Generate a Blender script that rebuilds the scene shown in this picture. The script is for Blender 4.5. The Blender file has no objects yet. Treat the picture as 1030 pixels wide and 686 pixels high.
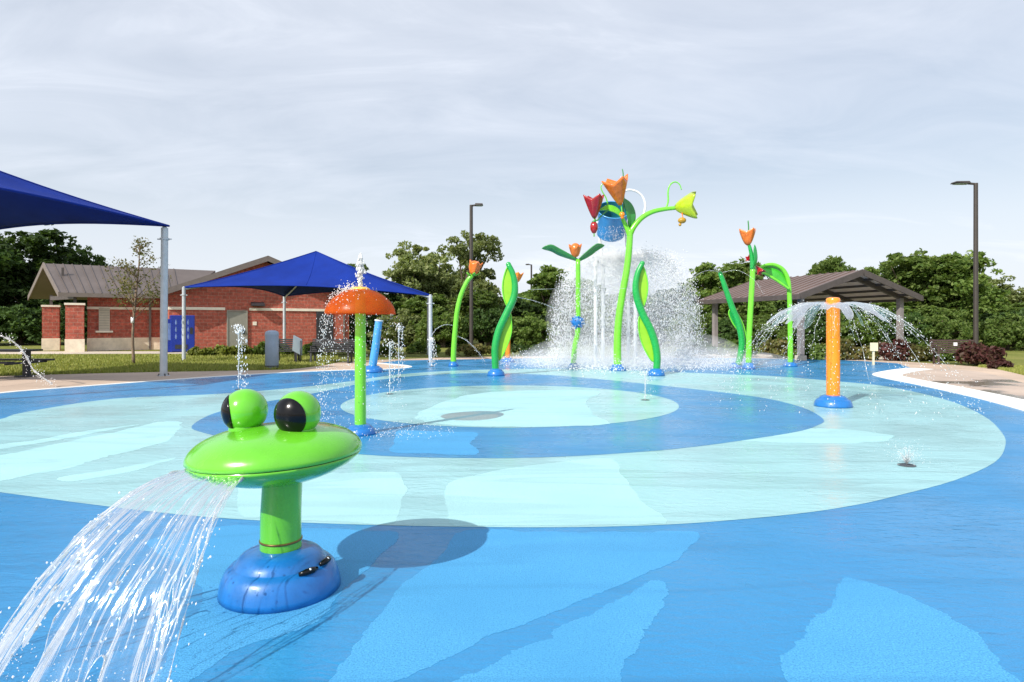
import bpy, math, random
import numpy as np
from mathutils import Vector, Matrix, noise

R = math.radians
random.seed(7); np.random.seed(7)
sc = bpy.context.scene
COL = sc.collection
H, F, CX, HY = 1.45, 634.0, 515.0, 327.0        # eye height, focal length and horizon measured from the photograph

def G(px, py, z=0.0):
    y = F*(H-z)/(py-HY); return Vector(((px-CX)/F*y, y, z))
def P(px, py, Y):
    return Vector(((px-CX)/F*Y, Y, H-(py-HY)/F*Y))

# ------------------------------------------------------------------ helpers
def catmull(pts, n=6, closed=False):
    pts = [Vector(p) for p in pts]; out = []; N = len(pts)
    rng = range(N if closed else N-1)
    for i in rng:
        if closed: p0, p1, p2, p3 = pts[i-1], pts[i], pts[(i+1) % N], pts[(i+2) % N]
        else:
            p1, p2 = pts[i], pts[i+1]
            p0 = pts[i-1] if i else p1*2-p2
            p3 = pts[i+2] if i+2 < N else p2*2-p1
        for k in range(n):
            t = k/n
            out.append(0.5*((2*p1)+(p2-p0)*t+(2*p0-5*p1+4*p2-p3)*t*t+(3*p1-p0-3*p2+p3)*t**3))
    if not closed: out.append(pts[-1])
    return out

class MB:
    def __init__(s): s.v = []; s.f = []
    def add(s, vs, fs):
        b = len(s.v); s.v.extend(Vector(v) for v in vs); s.f.extend(tuple(i+b for i in f) for f in fs); return s
    def box(s, c, sz, rz=0.0):
        cx, cy, cz = c; a, b, h = sz[0]/2, sz[1]/2, sz[2]/2; co, si = math.cos(rz), math.sin(rz)
        vs = []
        for z in (-h, h):
            for x, y in ((-a,-b),(a,-b),(a,b),(-a,b)):
                vs.append((cx+x*co-y*si, cy+x*si+y*co, cz+z))
        return s.add(vs, [(3,2,1,0),(4,5,6,7),(0,1,5,4),(1,2,6,5),(2,3,7,6),(3,0,4,7)])
    def bar(s, p, q, w, h):
        p, q = Vector(p), Vector(q); d = (q-p).normalized()
        up = Vector((0,0,1)) if abs(d.z) < .95 else Vector((0,1,0))
        a = d.cross(up).normalized()*w/2; b = a.cross(d).normalized()*h/2
        vs = [p-a-b, p+a-b, p+a+b, p-a+b, q-a-b, q+a-b, q+a+b, q-a+b]
        return s.add(vs, [(3,2,1,0),(4,5,6,7),(0,1,5,4),(1,2,6,5),(2,3,7,6),(3,0,4,7)])
    def tube(s, pts, rad, n=12, cap=True):
        pts = [Vector(p) for p in pts]; N = len(pts)
        if not hasattr(rad, '__len__'): rad = [rad]*N
        t0 = (pts[1]-pts[0]).normalized()
        ref = Vector((1,0,0)) if abs(t0.x) < .9 else Vector((0,1,0))
        u = (ref - t0*ref.dot(t0)).normalized(); vs = []
        for i in range(N):
            t = (pts[min(i+1,N-1)]-pts[max(i-1,0)])
            t = t.normalized() if t.length > 1e-9 else t0
            u = u - t*u.dot(t)
            u = u.normalized() if u.length > 1e-6 else t.orthogonal().normalized()
            w = t.cross(u)
            for k in range(n):
                a = 2*math.pi*k/n; vs.append(pts[i]+(u*math.cos(a)+w*math.sin(a))*rad[i])
        fs = [(i*n+k, i*n+(k+1) % n, (i+1)*n+(k+1) % n, (i+1)*n+k) for i in range(N-1) for k in range(n)]
        if cap: fs += [tuple(reversed(range(n))), tuple(range((N-1)*n, N*n))]
        return s.add(vs, fs)
    def lathe(s, prof, c=(0,0,0), n=32, M=None):
        c = Vector(c); vs = []; N = len(prof)
        for r, z in prof:
            for k in range(n):
                a = 2*math.pi*k/n; p = Vector((r*math.cos(a), r*math.sin(a), z))
                if M is not None: p = M @ p
                vs.append(c+p)
        fs = [(i*n+k, i*n+(k+1) % n, (i+1)*n+(k+1) % n, (i+1)*n+k) for i in range(N-1) for k in range(n)]
        if prof[0][0] > 1e-6: fs.append(tuple(reversed(range(n))))
        if prof[-1][0] > 1e-6: fs.append(tuple(range((N-1)*n, N*n)))
        return s.add(vs, fs)
    def ball(s, c, r, n=20, sq=(1,1,1)):
        m = n//2
        M = Matrix.Diagonal((sq[0]*r, sq[1]*r, sq[2]*r))
        return s.lathe([(max(math.sin(math.pi*i/m), 1e-7), -math.cos(math.pi*i/m)) for i in range(m+1)], c, n, M)
    def cap(s, c, r, d, half, n=28):
        q = Vector((0,0,1)).rotation_difference(Vector(d)).to_matrix()
        pr = [(max(r*math.sin(half*i/10), 1e-7), r*math.cos(half*i/10)) for i in range(10, -1, -1)]
        pr = [(r*.9*math.sin(half), r*.9*math.cos(half))] + pr
        return s.lathe(pr, c, n, q)
    def octa(s, c, r, st=None):
        x, y, z = c
        if st is None:
            vs = [(x+r,y,z),(x-r,y,z),(x,y+r,z),(x,y-r,z),(x,y,z+r),(x,y,z-r)]
        else:
            d = Vector(st)*r*2.2; c = Vector(c)
            a = d.orthogonal().normalized()*r; b = d.cross(a).normalized()*r
            vs = [c+a, c-a, c+b, c-b, c+d, c-d]
        return s.add(vs, [(0,2,4),(2,1,4),(1,3,4),(3,0,4),(2,0,5),(1,2,5),(3,1,5),(0,3,5)])
    def poly(s, pts): return s.add(pts, [tuple(range(len(pts)))])
    def prism(s, pts, off):
        n = len(pts); off = Vector(off); pts = [Vector(p) for p in pts]
        return s.add(pts+[p+off for p in pts], [tuple(reversed(range(n))), tuple(range(n, 2*n))] + [(i, (i+1) % n, n+(i+1) % n, n+i) for i in range(n)])
    def grid(s, rows):
        n = len(rows[0]); vs = [p for r in rows for p in r]
        return s.add(vs, [(i*n+k, i*n+k+1, (i+1)*n+k+1, (i+1)*n+k) for i in range(len(rows)-1) for k in range(n-1)])
    def build(s, name, mat, parent=None, smooth=True, label=None, solid=0, bevel=0, local=False, keep=False):
        me = bpy.data.meshes.new(name)
        o = Vector((0,0,0))
        if parent is not None and not local: o = Vector(root_of(parent)['_o'])
        org = Vector((0,0,0))
        if parent is None and not keep:     # a thing that is one mesh: origin at its base
            xs = [v.x for v in s.v]; ys = [v.y for v in s.v]; zs = [v.z for v in s.v]
            org = Vector(((min(xs)+max(xs))/2, (min(ys)+max(ys))/2, min(zs))); o = org
        me.from_pydata([v-o for v in s.v], [], s.f); me.update()
        if smooth:
            me.shade_smooth() if smooth is True and not hasattr(me, 'x') else None
        ob = bpy.data.objects.new(name, me); COL.objects.link(ob)
        me.materials.append(mat); ob.parent = parent; ob.location = org
        if smooth == 'angle' or smooth is True:
            for p in me.polygons: p.use_smooth = True
            if smooth == 'angle': me.set_sharp_from_angle(angle=R(40))
        if solid:
            m = ob.modifiers.new('thick', 'SOLIDIFY'); m.thickness = solid; m.offset = 0
        if bevel:
            m = ob.modifiers.new('bev', 'BEVEL'); m.width = bevel; m.segments = 2; m.limit_method = 'ANGLE'
        if label: ob['label'] = label
        return ob

def root_of(o):
    while o.parent: o = o.parent
    return o
def tag(o, label=None, cat=None, group=None, kind=None):
    if label: o['label'] = label
    if cat: o['category'] = cat
    if group: o['group'] = group
    if kind: o['kind'] = kind
    return o
def thing(name, label, cat, loc, group=None, rz=0.0):
    o = bpy.data.objects.new(name, None); COL.objects.link(o)
    o.location = loc; o.rotation_euler = (0,0,rz); o.empty_display_size = .2
    o['_o'] = [float(x) for x in loc]
    return tag(o, label, cat, group)
KIDS = {}
def copy_tree(o, parent=None):
    c = o.copy(); COL.objects.link(c); c.parent = parent
    for ch in o.children: copy_tree(ch, c)
    return c

# ------------------------------------------------------------------ materials
def new_mat(name):
    m = bpy.data.materials.new(name); m.use_nodes = True
    nt = m.node_tree; return m, nt, nt.nodes['Principled BSDF'], nt.nodes['Material Output']
def N(nt, t, **kw):
    n = nt.nodes.new(t)
    for k, v in kw.items():
        if k in n.inputs.keys(): n.inputs[k].default_value = v
        else: setattr(n, k, v)
    return n
def ramp(nt, src, stops):
    r = nt.nodes.new('ShaderNodeValToRGB'); e = r.color_ramp.elements
    while len(e) < len(stops): e.new(.5)
    for i, (p, c) in enumerate(stops):
        e[i].position = p; e[i].color = (*c, 1) if hasattr(c, '__len__') else (c, c, c, 1)
    nt.links.new(src, r.inputs[0]); return r.outputs[0]
def coords(nt, scale=(1,1,1), kind='Object'):
    tc = nt.nodes.new('ShaderNodeTexCoord'); mp = nt.nodes.new('ShaderNodeMapping')
    mp.inputs['Scale'].default_value = scale
    nt.links.new(tc.outputs[kind], mp.inputs[0]); return mp.outputs[0]
def noise_tex(nt, vec, scale, detail=3, rough=.55, dist=0):
    n = N(nt, 'ShaderNodeTexNoise', Scale=scale, Detail=detail, Roughness=rough, Distortion=dist)
    nt.links.new(vec, n.inputs['Vector']); return n.outputs[0]
def mix(nt, a, b, fac, mode='MIX'):
    n = nt.nodes.new('ShaderNodeMix'); n.data_type = 'RGBA'; n.blend_type = mode
    for s, v in ((n.inputs[0], fac), (n.inputs[6], a), (n.inputs[7], b)):
        if hasattr(v, 'is_output'): nt.links.new(v, s)
        else: s.default_value = (*v, 1) if hasattr(v, '__len__') else v
    return n.outputs[2]
def bump(nt, b, h, strength=.3, dist=.02):
    n = N(nt, 'ShaderNodeBump', Strength=strength, Distance=dist)
    nt.links.new(h, n.inputs['Height']); nt.links.new(n.outputs[0], b.inputs['Normal']); return n

def paint(name, col, rough=.3, var=.12, coat=0.0, metal=0.0, scale=4, bumps=0.0):
    """painted / plain surface with slight uneven wear"""
    m, nt, b, o = new_mat(name); v = coords(nt)
    n1 = noise_tex(nt, v, scale, 5, .6)
    dark = tuple(c*(1-var*1.6) for c in col); lite = tuple(min(1, c*(1+var)) for c in col)
    nt.links.new(ramp(nt, n1, [(.3, dark), (.7, lite)]), b.inputs['Base Color'])
    n2 = noise_tex(nt, v, scale*5, 4)
    nt.links.new(ramp(nt, n2, [(.3, max(rough-.08, .03)), (.75, rough+.14)]), b.inputs['Roughness'])
    b.inputs['Coat Weight'].default_value = coat; b.inputs['Coat Roughness'].default_value = .12
    b.inputs['Metallic'].default_value = metal
    if bumps: bump(nt, b, noise_tex(nt, v, scale*12, 4), bumps, .01)
    return m

def rubber(name, col, wet, streak=0.0):
    """granulated pad surfacing, dry or under a thin film of running water"""
    m, nt, b, o = new_mat(name); v = coords(nt, kind='Object')
    gr = noise_tex(nt, v, 130, 2, .6)
    big = noise_tex(nt, v, .55, 4, .6)
    if wet: lo, hi, s = .88, 1.10, .92 if col[0] > .2 else .88
    else: lo, hi, s = .70, 1.26, 1.0
    c1 = ramp(nt, gr, [(.32, tuple(c*lo*s for c in col)), (.68, tuple(min(1, c*hi*s+ (0 if wet else .03)) for c in col))])
    c2 = mix(nt, c1, tuple(c*.86 for c in col), ramp(nt, big, [(.42, 0), (.62, .55)]))
    if streak:
        sv = coords(nt, (.9, .16, 1))
        # trails of running water, stretched along the fall of the pad
        mp = nt.nodes.new('ShaderNodeMapping'); mp.inputs['Rotation'].default_value = (0,0,R(-32)); mp.inputs['Scale'].default_value = (.22, 1.5, 1)
        tc = nt.nodes.new('ShaderNodeTexCoord'); nt.links.new(tc.outputs['Object'], mp.inputs[0])
        w = noise_tex(nt, mp.outputs[0], 1.0, 3, .5, .6)
        c2 = mix(nt, c2, tuple(c*.62 for c in col), ramp(nt, w, [(.47, 0), (.5, streak), (.52, streak), (.56, 0)]))
        w2 = noise_tex(nt, mp.outputs[0], .5, 2, .5, .3)
        c2 = mix(nt, c2, tuple(c*.85 for c in col), ramp(nt, w2, [(.5, 0), (.52, streak*.8)]))
    nt.links.new(c2, b.inputs['Base Color'])
    if wet:
        r1 = noise_tex(nt, v, .8, 3)
        nt.links.new(ramp(nt, r1, [(.35, .16), (.65, .38)]), b.inputs['Roughness'])
        b.inputs['IOR'].default_value = 1.33
        mp = nt.nodes.new('ShaderNodeMapping'); mp.inputs['Scale'].default_value = (4, 9, 1)
        tc = nt.nodes.new('ShaderNodeTexCoord'); nt.links.new(tc.outputs['Object'], mp.inputs[0])
        rp = noise_tex(nt, mp.outputs[0], 1.6, 3, .6, .4)
        bump(nt, b, rp, .19, .05)
    else:
        b.inputs['Roughness'].default_value = .75
        bump(nt, b, gr, .5, .004)
    return m

BLUE, PALE = (.038, .265, .56), (.33, .60, .64)
M_pad_wet = rubber('pad_blue_wet', BLUE, True, .35)
M_pad_dry = rubber('pad_blue_dry', (.046, .30, .60), False, .22)
M_pale_wet = rubber('pad_pale_wet', PALE, True, .45)
M_pale_dry = rubber('pad_pale_dry', (.34, .61, .64), False, .3)
M_ring_wet = rubber('pad_ring_wet', (.042, .265, .55), True, .35)

def concrete(name, col, wetpatch=0.0):
    m, nt, b, o = new_mat(name); v = coords(nt)
    n1 = noise_tex(nt, v, .5, 6, .6); n2 = noise_tex(nt, v, 25, 4)
    c = ramp(nt, n1, [(.3, tuple(x*.8 for x in col)), (.7, tuple(x*1.1 for x in col))])
    c = mix(nt, c, ramp(nt, n2, [(.3, .72), (.7, 1.0)]), .5, 'MULTIPLY')
    # joints every 3 m
    br = N(nt, 'ShaderNodeTexBrick', Scale=1.0); br.offset = 0; br.inputs['Brick Width'].default_value = 3.0; br.inputs['Row Height'].default_value = 3.0
    br.inputs['Mortar Size'].default_value = .015
    br.inputs['Color1'].default_value = br.inputs['Color2'].default_value = (1,1,1,1); br.inputs['Mortar'].default_value = (.45,.43,.4,1)
    nt.links.new(v, br.inputs['Vector'])
    c = mix(nt, c, br.outputs[0], 1.0, 'MULTIPLY')
    b.inputs['Roughness'].default_value = .85
    if wetpatch:
        w = noise_tex(nt, v, .35, 5, .6)
        f = ramp(nt, w, [(.54, 0), (.58, wetpatch)])
        c = mix(nt, c, tuple(x*.35 for x in col), f)
        nt.links.new(ramp(nt, f, [(0, .85), (.8, .15)]), b.inputs['Roughness'])
    nt.links.new(c, b.inputs['Base Color']); bump(nt, b, n2, .3, .006)
    return m
M_deck = concrete('deck_concrete', (.56, .43, .33), .0)
M_deck_wet = concrete('deck_concrete_splashed', (.50, .40, .33), .8)
M_walk = concrete('walk_concrete', (.60, .52, .42))
M_kerb = paint('kerb_white_paint', (.80, .80, .77), .6, .06, scale=2)

def grass_mat(name, a, b_, c_):
    m, nt, b, o = new_mat(name); v = coords(nt)
    n1 = noise_tex(nt, v, .25, 5, .65); n2 = noise_tex(nt, v, 14, 5, .7)
    c = ramp(nt, n1, [(.3, a), (.55, b_), (.75, c_)])
    c = mix(nt, c, ramp(nt, n2, [(.3, .45), (.7, 1.0)]), .8, 'MULTIPLY')
    nt.links.new(c, b.inputs['Base Color']); b.inputs['Roughness'].default_value = .9
    b.inputs['Specular IOR Level'].default_value = .1
    bump(nt, b, n2, .9, .06); return m
M_lawn = grass_mat('lawn_ground', (.16, .19, .045), (.25, .27, .065), (.36, .33, .11))
def leaf_mat(name, cols, trans=.35):
    m, nt, b, o = new_mat(name)
    g = nt.nodes.new('ShaderNodeNewGeometry')
    oi = nt.nodes.new('ShaderNodeObjectInfo')
    c = ramp(nt, g.outputs['Random Per Island'], [(i/(len(cols)-1), k) for i, k in enumerate(cols)])
    hs = N(nt, 'ShaderNodeHueSaturation')
    mr = N(nt, 'ShaderNodeMapRange'); mr.inputs[3].default_value = .75; mr.inputs[4].default_value = 1.25
    nt.links.new(oi.outputs['Random'], mr.inputs[0]); nt.links.new(mr.outputs[0], hs.inputs['Value']); nt.links.new(c, hs.inputs['Color'])
    c = hs.outputs[0]
    nt.links.new(c, b.inputs['Base Color']); b.inputs['Roughness'].default_value = .55
    b.inputs['Specular IOR Level'].default_value = .25
    t = nt.nodes.new('ShaderNodeBsdfTranslucent'); nt.links.new(mix(nt, c, (1.0, 1.0, .45), 1.0, 'MULTIPLY'), t.inputs[0])
    mx = N(nt, 'ShaderNodeMixShader', Fac=trans)
    nt.links.new(b.outputs[0], mx.inputs[1]); nt.links.new(t.outputs[0], mx.inputs[2]); nt.links.new(mx.outputs[0], o.inputs[0])
    return m
M_leaf = leaf_mat('leaves_mid', [(.075,.135,.028), (.125,.205,.045), (.175,.255,.06), (.22,.29,.09)], .48)
M_leaf_dark = leaf_mat('leaves_dark', [(.03,.066,.016), (.056,.105,.026), (.09,.15,.04)], .38)
M_leaf_pale = leaf_mat('leaves_pale', [(.14,.19,.06), (.205,.26,.095), (.27,.32,.13), (.33,.36,.17)], .48)
M_leaf_dry = leaf_mat('leaves_dry', [(.10,.12,.035), (.15,.15,.05), (.20,.16,.06), (.13,.17,.045)])
M_leaf_lime = leaf_mat('leaves_lime', [(.16,.20,.03), (.25,.28,.05), (.12,.17,.03), (.33,.33,.08)])
M_leaf_red = leaf_mat('leaves_red', [(.05,.018,.018), (.09,.03,.028), (.06,.045,.025)], .2)
M_grass_blade = leaf_mat('grass_blades', [(.20,.23,.05), (.27,.31,.07), (.36,.35,.11), (.16,.20,.045)], .35)
M_bark = paint('bark', (.10, .075, .055), .9, .35, scale=9, bumps=.6)
M_bark_pale = paint('bark_pale', (.22, .16, .11), .9, .3, scale=12, bumps=.4)

M_lime = paint('lime_paint', (.16, .60, .035), .26, .07, .4)
M_frog = paint('frog_green_paint', (.125, .50, .022), .22, .10, .55, scale=3)
M_green = paint('emerald_paint', (.008, .33, .06), .28, .08, .4)
M_leafgreen = paint('leaf_panel_paint', (.27, .58, .025), .35, .1, .2)
M_darkleaf = paint('dark_leaf_paint', (.04, .24, .06), .35, .1, .2)
M_blue = paint('blue_base_paint', (.008, .15, .46), .36, .13, .3, scale=7)
M_sky = paint('light_blue_paint', (.07, .33, .66), .3, .08, .3)
M_orange = paint('orange_paint', (.88, .25, .012), .28, .035, .4)
M_bud = paint('orange_bud', (.72, .17, .018), .35, .2, .3, scale=9)
M_red = paint('red_petal', (.34, .008, .012), .2, .15, .5, scale=9)
M_yellow = paint('yellow_petal', (.38, .52, .015), .25, .1, .4, scale=9)
M_ycap = paint('yellow_cap', (.85, .50, .08), .3, .1)
M_bucket = paint('bucket_blue', (.04, .25, .58), .3, .1, .3)
M_bucket_in = paint('bucket_inside', (.015, .17, .24), .3, .15)
M_white = paint('white_steel', (.78, .80, .80), .4, .05)
M_black = paint('gloss_black', (.004, .004, .005), .16, .1, .0)
M_black.node_tree.nodes['Principled BSDF'].inputs['Specular IOR Level'].default_value = .28
M_dark = paint('dark_metal', (.03, .03, .035), .5, .15)
M_band = paint('bronze_band', (.20, .13, .04), .35, .2, metal=.6)
M_galv = paint('galvanised_pole', (.50, .54, .58), .42, .08, metal=.25, scale=6)
M_bin = paint('bin_grey', (.30, .37, .46), .55, .08)
M_signgrey = paint('sign_grey', (.42, .50, .56), .5, .06)
M_cream = paint('cream_board', (.66, .60, .42), .6, .08)
M_bronze = paint('bronze_lamp', (.045, .038, .034), .45, .1)
M_brownbench = paint('brown_bench', (.060, .036, .032), .55, .15, scale=8)
M_steel = paint('drain_steel', (.10, .11, .12), .35, .15, metal=.7)
M_vblue = paint('vending_blue', (.008, .03, .30), .3, .08, .3)
M_vlite = paint('vending_print', (.16, .24, .50), .3, .3)
M_door = paint('door_beige', (.27, .26, .22), .55, .06)
M_shutter = paint('shutter_cream', (.52, .47, .38), .6, .06)
M_stone = concrete('base_stone', (.70, .60, .46))
M_stone = paint('base_block', (.80, .70, .55), .85, .12, scale=3, bumps=.3)
M_trim = paint('trim_limestone', (.82, .74, .62), .8, .08, bumps=.2)
M_ceiling = paint('pavilion_ceiling', (.52, .46, .42), .7, .1)
M_beam = paint('pavilion_beam', (.075, .062, .058), .5, .12)
M_post = paint('pavilion_post', (.22, .20, .20), .5, .1)

def fabric(name, col):
    m, nt, b, o = new_mat(name); v = coords(nt)
    n = noise_tex(nt, v, 1.2, 4); n2 = noise_tex(nt, v, 60, 2)
    c = ramp(nt, n, [(.3, tuple(x*.85 for x in col)), (.7, tuple(x*1.12 for x in col))])
    nt.links.new(c, b.inputs['Base Color']); b.inputs['Roughness'].default_value = .8
    b.inputs['Specular IOR Level'].default_value = .2
    bump(nt, b, n2, .2, .005)
    t = nt.nodes.new('ShaderNodeBsdfTranslucent'); t.inputs[0].default_value = (*[x*.8 for x in col], 1)
    mx = N(nt, 'ShaderNodeMixShader', Fac=.07)
    nt.links.new(b.outputs[0], mx.inputs[1]); nt.links.new(t.outputs[0], mx.inputs[2]); nt.links.new(mx.outputs[0], o.inputs[0])
    return m
M_canopy = fabric('canopy_fabric', (.003, .025, .235))

def brick():
    m, nt, b, o = new_mat('red_block_wall')
    tc = nt.nodes.new('ShaderNodeTexCoord'); sp = nt.nodes.new('ShaderNodeSeparateXYZ'); cb = nt.nodes.new('ShaderNodeCombineXYZ')
    ad = N(nt, 'ShaderNodeMath', operation='ADD')
    nt.links.new(tc.outputs['Object'], sp.inputs[0]); nt.links.new(sp.outputs[0], ad.inputs[0]); nt.links.new(sp.outputs[1], ad.inputs[1])
    nt.links.new(ad.outputs[0], cb.inputs[0]); nt.links.new(sp.outputs[2], cb.inputs[1])
    br = N(nt, 'ShaderNodeTexBrick', Scale=1.0)
    br.inputs['Brick Width'].default_value = .40; br.inputs['Row Height'].default_value = .2; br.inputs['Mortar Size'].default_value = .012
    br.inputs['Color1'].default_value = (.50, .115, .075, 1); br.inputs['Color2'].default_value = (.36, .082, .054, 1); br.inputs['Mortar'].default_value = (.44, .22, .16, 1)
    br.inputs['Bias'].default_value = -.1
    nt.links.new(cb.outputs[0], br.inputs['Vector'])
    n = noise_tex(nt, tc.outputs['Object'], 6, 5, .65)
    c = mix(nt, br.outputs[0], ramp(nt, n, [(.28, .42), (.72, 1.35)]), .85, 'MULTIPLY')
    nt.links.new(c, b.inputs['Base Color']); b.inputs['Roughness'].default_value = .85
    ma = N(nt, 'ShaderNodeMath', operation='ADD'); nt.links.new(br.outputs['Fac'], ma.inputs[0])
    inv = N(nt, 'ShaderNodeMath', operation='SUBTRACT'); nt.links.new(noise_tex(nt, tc.outputs['Object'], 20, 5, .7), inv.inputs[0]); nt.links.new(br.outputs['Fac'], inv.inputs[1])
    bump(nt, b, inv.outputs[0], .7, .02)
    return m
M_brick = brick()
def roof_mat(name, col, pitch=.45):
    m, nt, b, o = new_mat(name); v = coords(nt)
    n = noise_tex(nt, v, .8, 5)
    nt.links.new(ramp(nt, n, [(.3, tuple(x*.82 for x in col)), (.7, tuple(x*1.12 for x in col))]), b.inputs['Base Color'])
    b.inputs['Roughness'].default_value = .42; b.inputs['Metallic'].default_value = .15
    return m
M_roof = roof_mat('standing_seam_roof', (.135, .11, .10))
M_roof2 = roof_mat('pavilion_roof_metal', (.17, .12, .105))
M_fascia = paint('fascia_brown', (.17, .14, .125), .5, .08)

def water_mat(name, milk=.16, gl=(.04, .7), bs=1.0, wh=.9, uv=False):
    m, nt, b, o = new_mat(name); nt.nodes.remove(b); v = coords(nt, (34, 2.2, 1), 'UV') if uv else coords(nt)
    n = noise_tex(nt, v, 1.0 if uv else 22, 3, .6, .35)
    bp = N(nt, 'ShaderNodeBump', Strength=bs, Distance=.02); nt.links.new(n, bp.inputs['Height'])
    fr = N(nt, 'ShaderNodeFresnel', IOR=1.33); nt.links.new(bp.outputs[0], fr.inputs['Normal'])
    g = N(nt, 'ShaderNodeBsdfGlossy', Roughness=.06); g.inputs[0].default_value = (1,1,1,1); nt.links.new(bp.outputs[0], g.inputs['Normal'])
    t = nt.nodes.new('ShaderNodeBsdfTransparent'); t.inputs[0].default_value = (.93,.97,.99,1)
    m1 = nt.nodes.new('ShaderNodeMixShader')
    nt.links.new(ramp(nt, fr.outputs[0], [(.02, gl[0]), (.6, gl[1])]), m1.inputs[0])
    nt.links.new(t.outputs[0], m1.inputs[1]); nt.links.new(g.outputs[0], m1.inputs[2])
    d = nt.nodes.new('ShaderNodeBsdfTranslucent'); d.inputs[0].default_value = (wh,wh,wh,1)
    d2 = nt.nodes.new('ShaderNodeBsdfDiffuse'); d2.inputs[0].default_value = (wh,wh,wh,1)
    ms = N(nt, 'ShaderNodeMixShader', Fac=.5); nt.links.new(d.outputs[0], ms.inputs[1]); nt.links.new(d2.outputs[0], ms.inputs[2])
    m2 = N(nt, 'ShaderNodeMixShader', Fac=milk)
    if uv: nt.links.new(ramp(nt, n, [(.45, milk*.35), (.62, milk*1.1), (.74, min(1, milk*3.4))]), m2.inputs[0])
    nt.links.new(m1.outputs[0], m2.inputs[1]); nt.links.new(ms.outputs[0], m2.inputs[2]); nt.links.new(m2.outputs[0], o.inputs[0])
    return m
M_water = water_mat('falling_water', .08, (.05, .8), uv=True)
M_rope = water_mat('water_ropes', .34, (.25, .9))
M_drop = water_mat('water_drops', .93, (.3, .9), .2, .99)
def dome_mat():
    m, nt, b, o = new_mat('orange_translucent_dome'); v = coords(nt)
    n = noise_tex(nt, v, 8, 4)
    nt.links.new(ramp(nt, n, [(.3, (.70,.17,.02)), (.7, (.88,.28,.035))]), b.inputs['Base Color']); b.inputs['Roughness'].default_value = .3
    t = nt.nodes.new('ShaderNodeBsdfTransparent'); t.inputs[0].default_value = (.97,.50,.20,1)
    tr = nt.nodes.new('ShaderNodeBsdfTranslucent'); tr.inputs[0].default_value = (.85,.2,.03,1)
    a = N(nt, 'ShaderNodeMixShader', Fac=.35); nt.links.new(b.outputs[0], a.inputs[1]); nt.links.new(tr.outputs[0], a.inputs[2])
    c = N(nt, 'ShaderNodeMixShader', Fac=.68); nt.links.new(a.outputs[0], c.inputs[1]); nt.links.new(t.outputs[0], c.inputs[2])
    nt.links.new(c.outputs[0], o.inputs[0]); return m
M_dome = dome_mat()

# ------------------------------------------------------------------ setting
def sheet(name, pts, z, mat, label, cat, kind='structure', smooth=False):
    mb = MB(); mb.poly([Vector((p[0], p[1], z)) for p in pts])
    o = mb.build(name, mat, smooth=False, keep=True)
    if o.data.polygons[0].normal.z < 0: o.data.flip_normals()
    return tag(o, label, cat, kind=kind)

sheet('ground', [(-900,-300),(900,-300),(900,1500),(-900,1500)], -.012, M_lawn, 'yellow green lawn around the splash pad reaching to the horizon', 'ground')
left_edge = [G(-260,428), G(-120,411), G(0,396), G(80,389.5), G(165,383), G(230,378.5), G(290,375), G(350,372.6), G(395,371.4)]
left_tip = [G(413,369.6), G(409,367.8), G(395,366.4), G(376,365)]
back_edge = [G(400,362.8), G(450,361.8), G(520,360.8), G(600,360), G(700,360), G(790,361), G(860,363), G(915,366.5)]
right_tip = [G(917,370.5), G(897,373), G(882,376.5), G(890,380)]
right_edge = [G(930,388), G(980,399), G(1030,412), G(1090,430), G(1180,462), G(1300,520)]
outline = catmull(left_edge, 5)[:-1] + catmull(left_tip, 4)[:-1] + catmull(back_edge, 5)[:-1] + catmull(right_tip, 4)[:-1] + catmull(right_edge, 5) + [Vector((6.5,.5,0)), Vector((5.5,-4,0)), Vector((0,-6,0)), Vector((-7,-4,0)), Vector((-10,2,0)), Vector((-11.5,6,0))]
deck_out = [Vector((-26,9,0)), G(-200,388), G(-60,381), G(0,378.5), G(80,376), G(150,374.4), G(230,373), G(290,371.5), G(325,367.5), G(348,363.8), G(400,361.3), G(480,359), G(600,358), G(720,358.2), G(850,360.5), G(905,363.5), G(960,367), G(1000,371), G(1040,380), G(1100,395), Vector((16,7,0)), Vector((14,-8,0)), Vector((0,-12,0)), Vector((-16,-8,0))]
sheet('deck', catmull(deck_out, 4, True), 0.0, M_deck, 'beige concrete deck running round the blue splash pad', 'deck')
dr = [G(885,374), G(930,370.5), G(985,374), G(1040,388), G(1120,405), G(1300,470), G(1180,462), G(1090,430), G(1030,412), G(980,399), G(930,388)]
sheet('wet_deck', catmull(dr, 3, True), .002, M_deck_wet, 'damp stained concrete at the right edge of the pad', 'deck')
sheet('splash_pad', outline, .006, M_pad_wet, 'wet blue rubber surface of the splash pad', 'splash pad')

def kerb(pts, w, name='kerb'):
    mb = MB(); n = len(pts); A = []; B = []
    for i in range(n):
        d = (pts[min(i+1,n-1)]-pts[max(i-1,0)]).normalized(); q = Vector((-d.y, d.x, 0))
        ww = w if not hasattr(w, '__len__') else w[i]
        A.append(pts[i]-q*ww*.15); B.append(pts[i]+q*ww*.85)
    rows = [[a+Vector((0,0,-.005)), a+Vector((0,0,.016)), b+Vector((0,0,.016)), b+Vector((0,0,-.005))] for a, b in zip(A, B)]
    mb.grid(rows); return mb.build(name, M_kerb, smooth=False, keep=True)
lp = catmull(left_edge+left_tip, 5); rp_ = catmull(right_tip+right_edge, 5)
tag(kerb(lp, .2), 'thin white painted edge along the left side of the pad', 'kerb', kind='structure')
tag(kerb(rp_, [.75 if i < 40 else .5 for i in range(len(rp_))]), 'wide white painted edge curving along the right of the pad', 'kerb', kind='structure')

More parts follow.
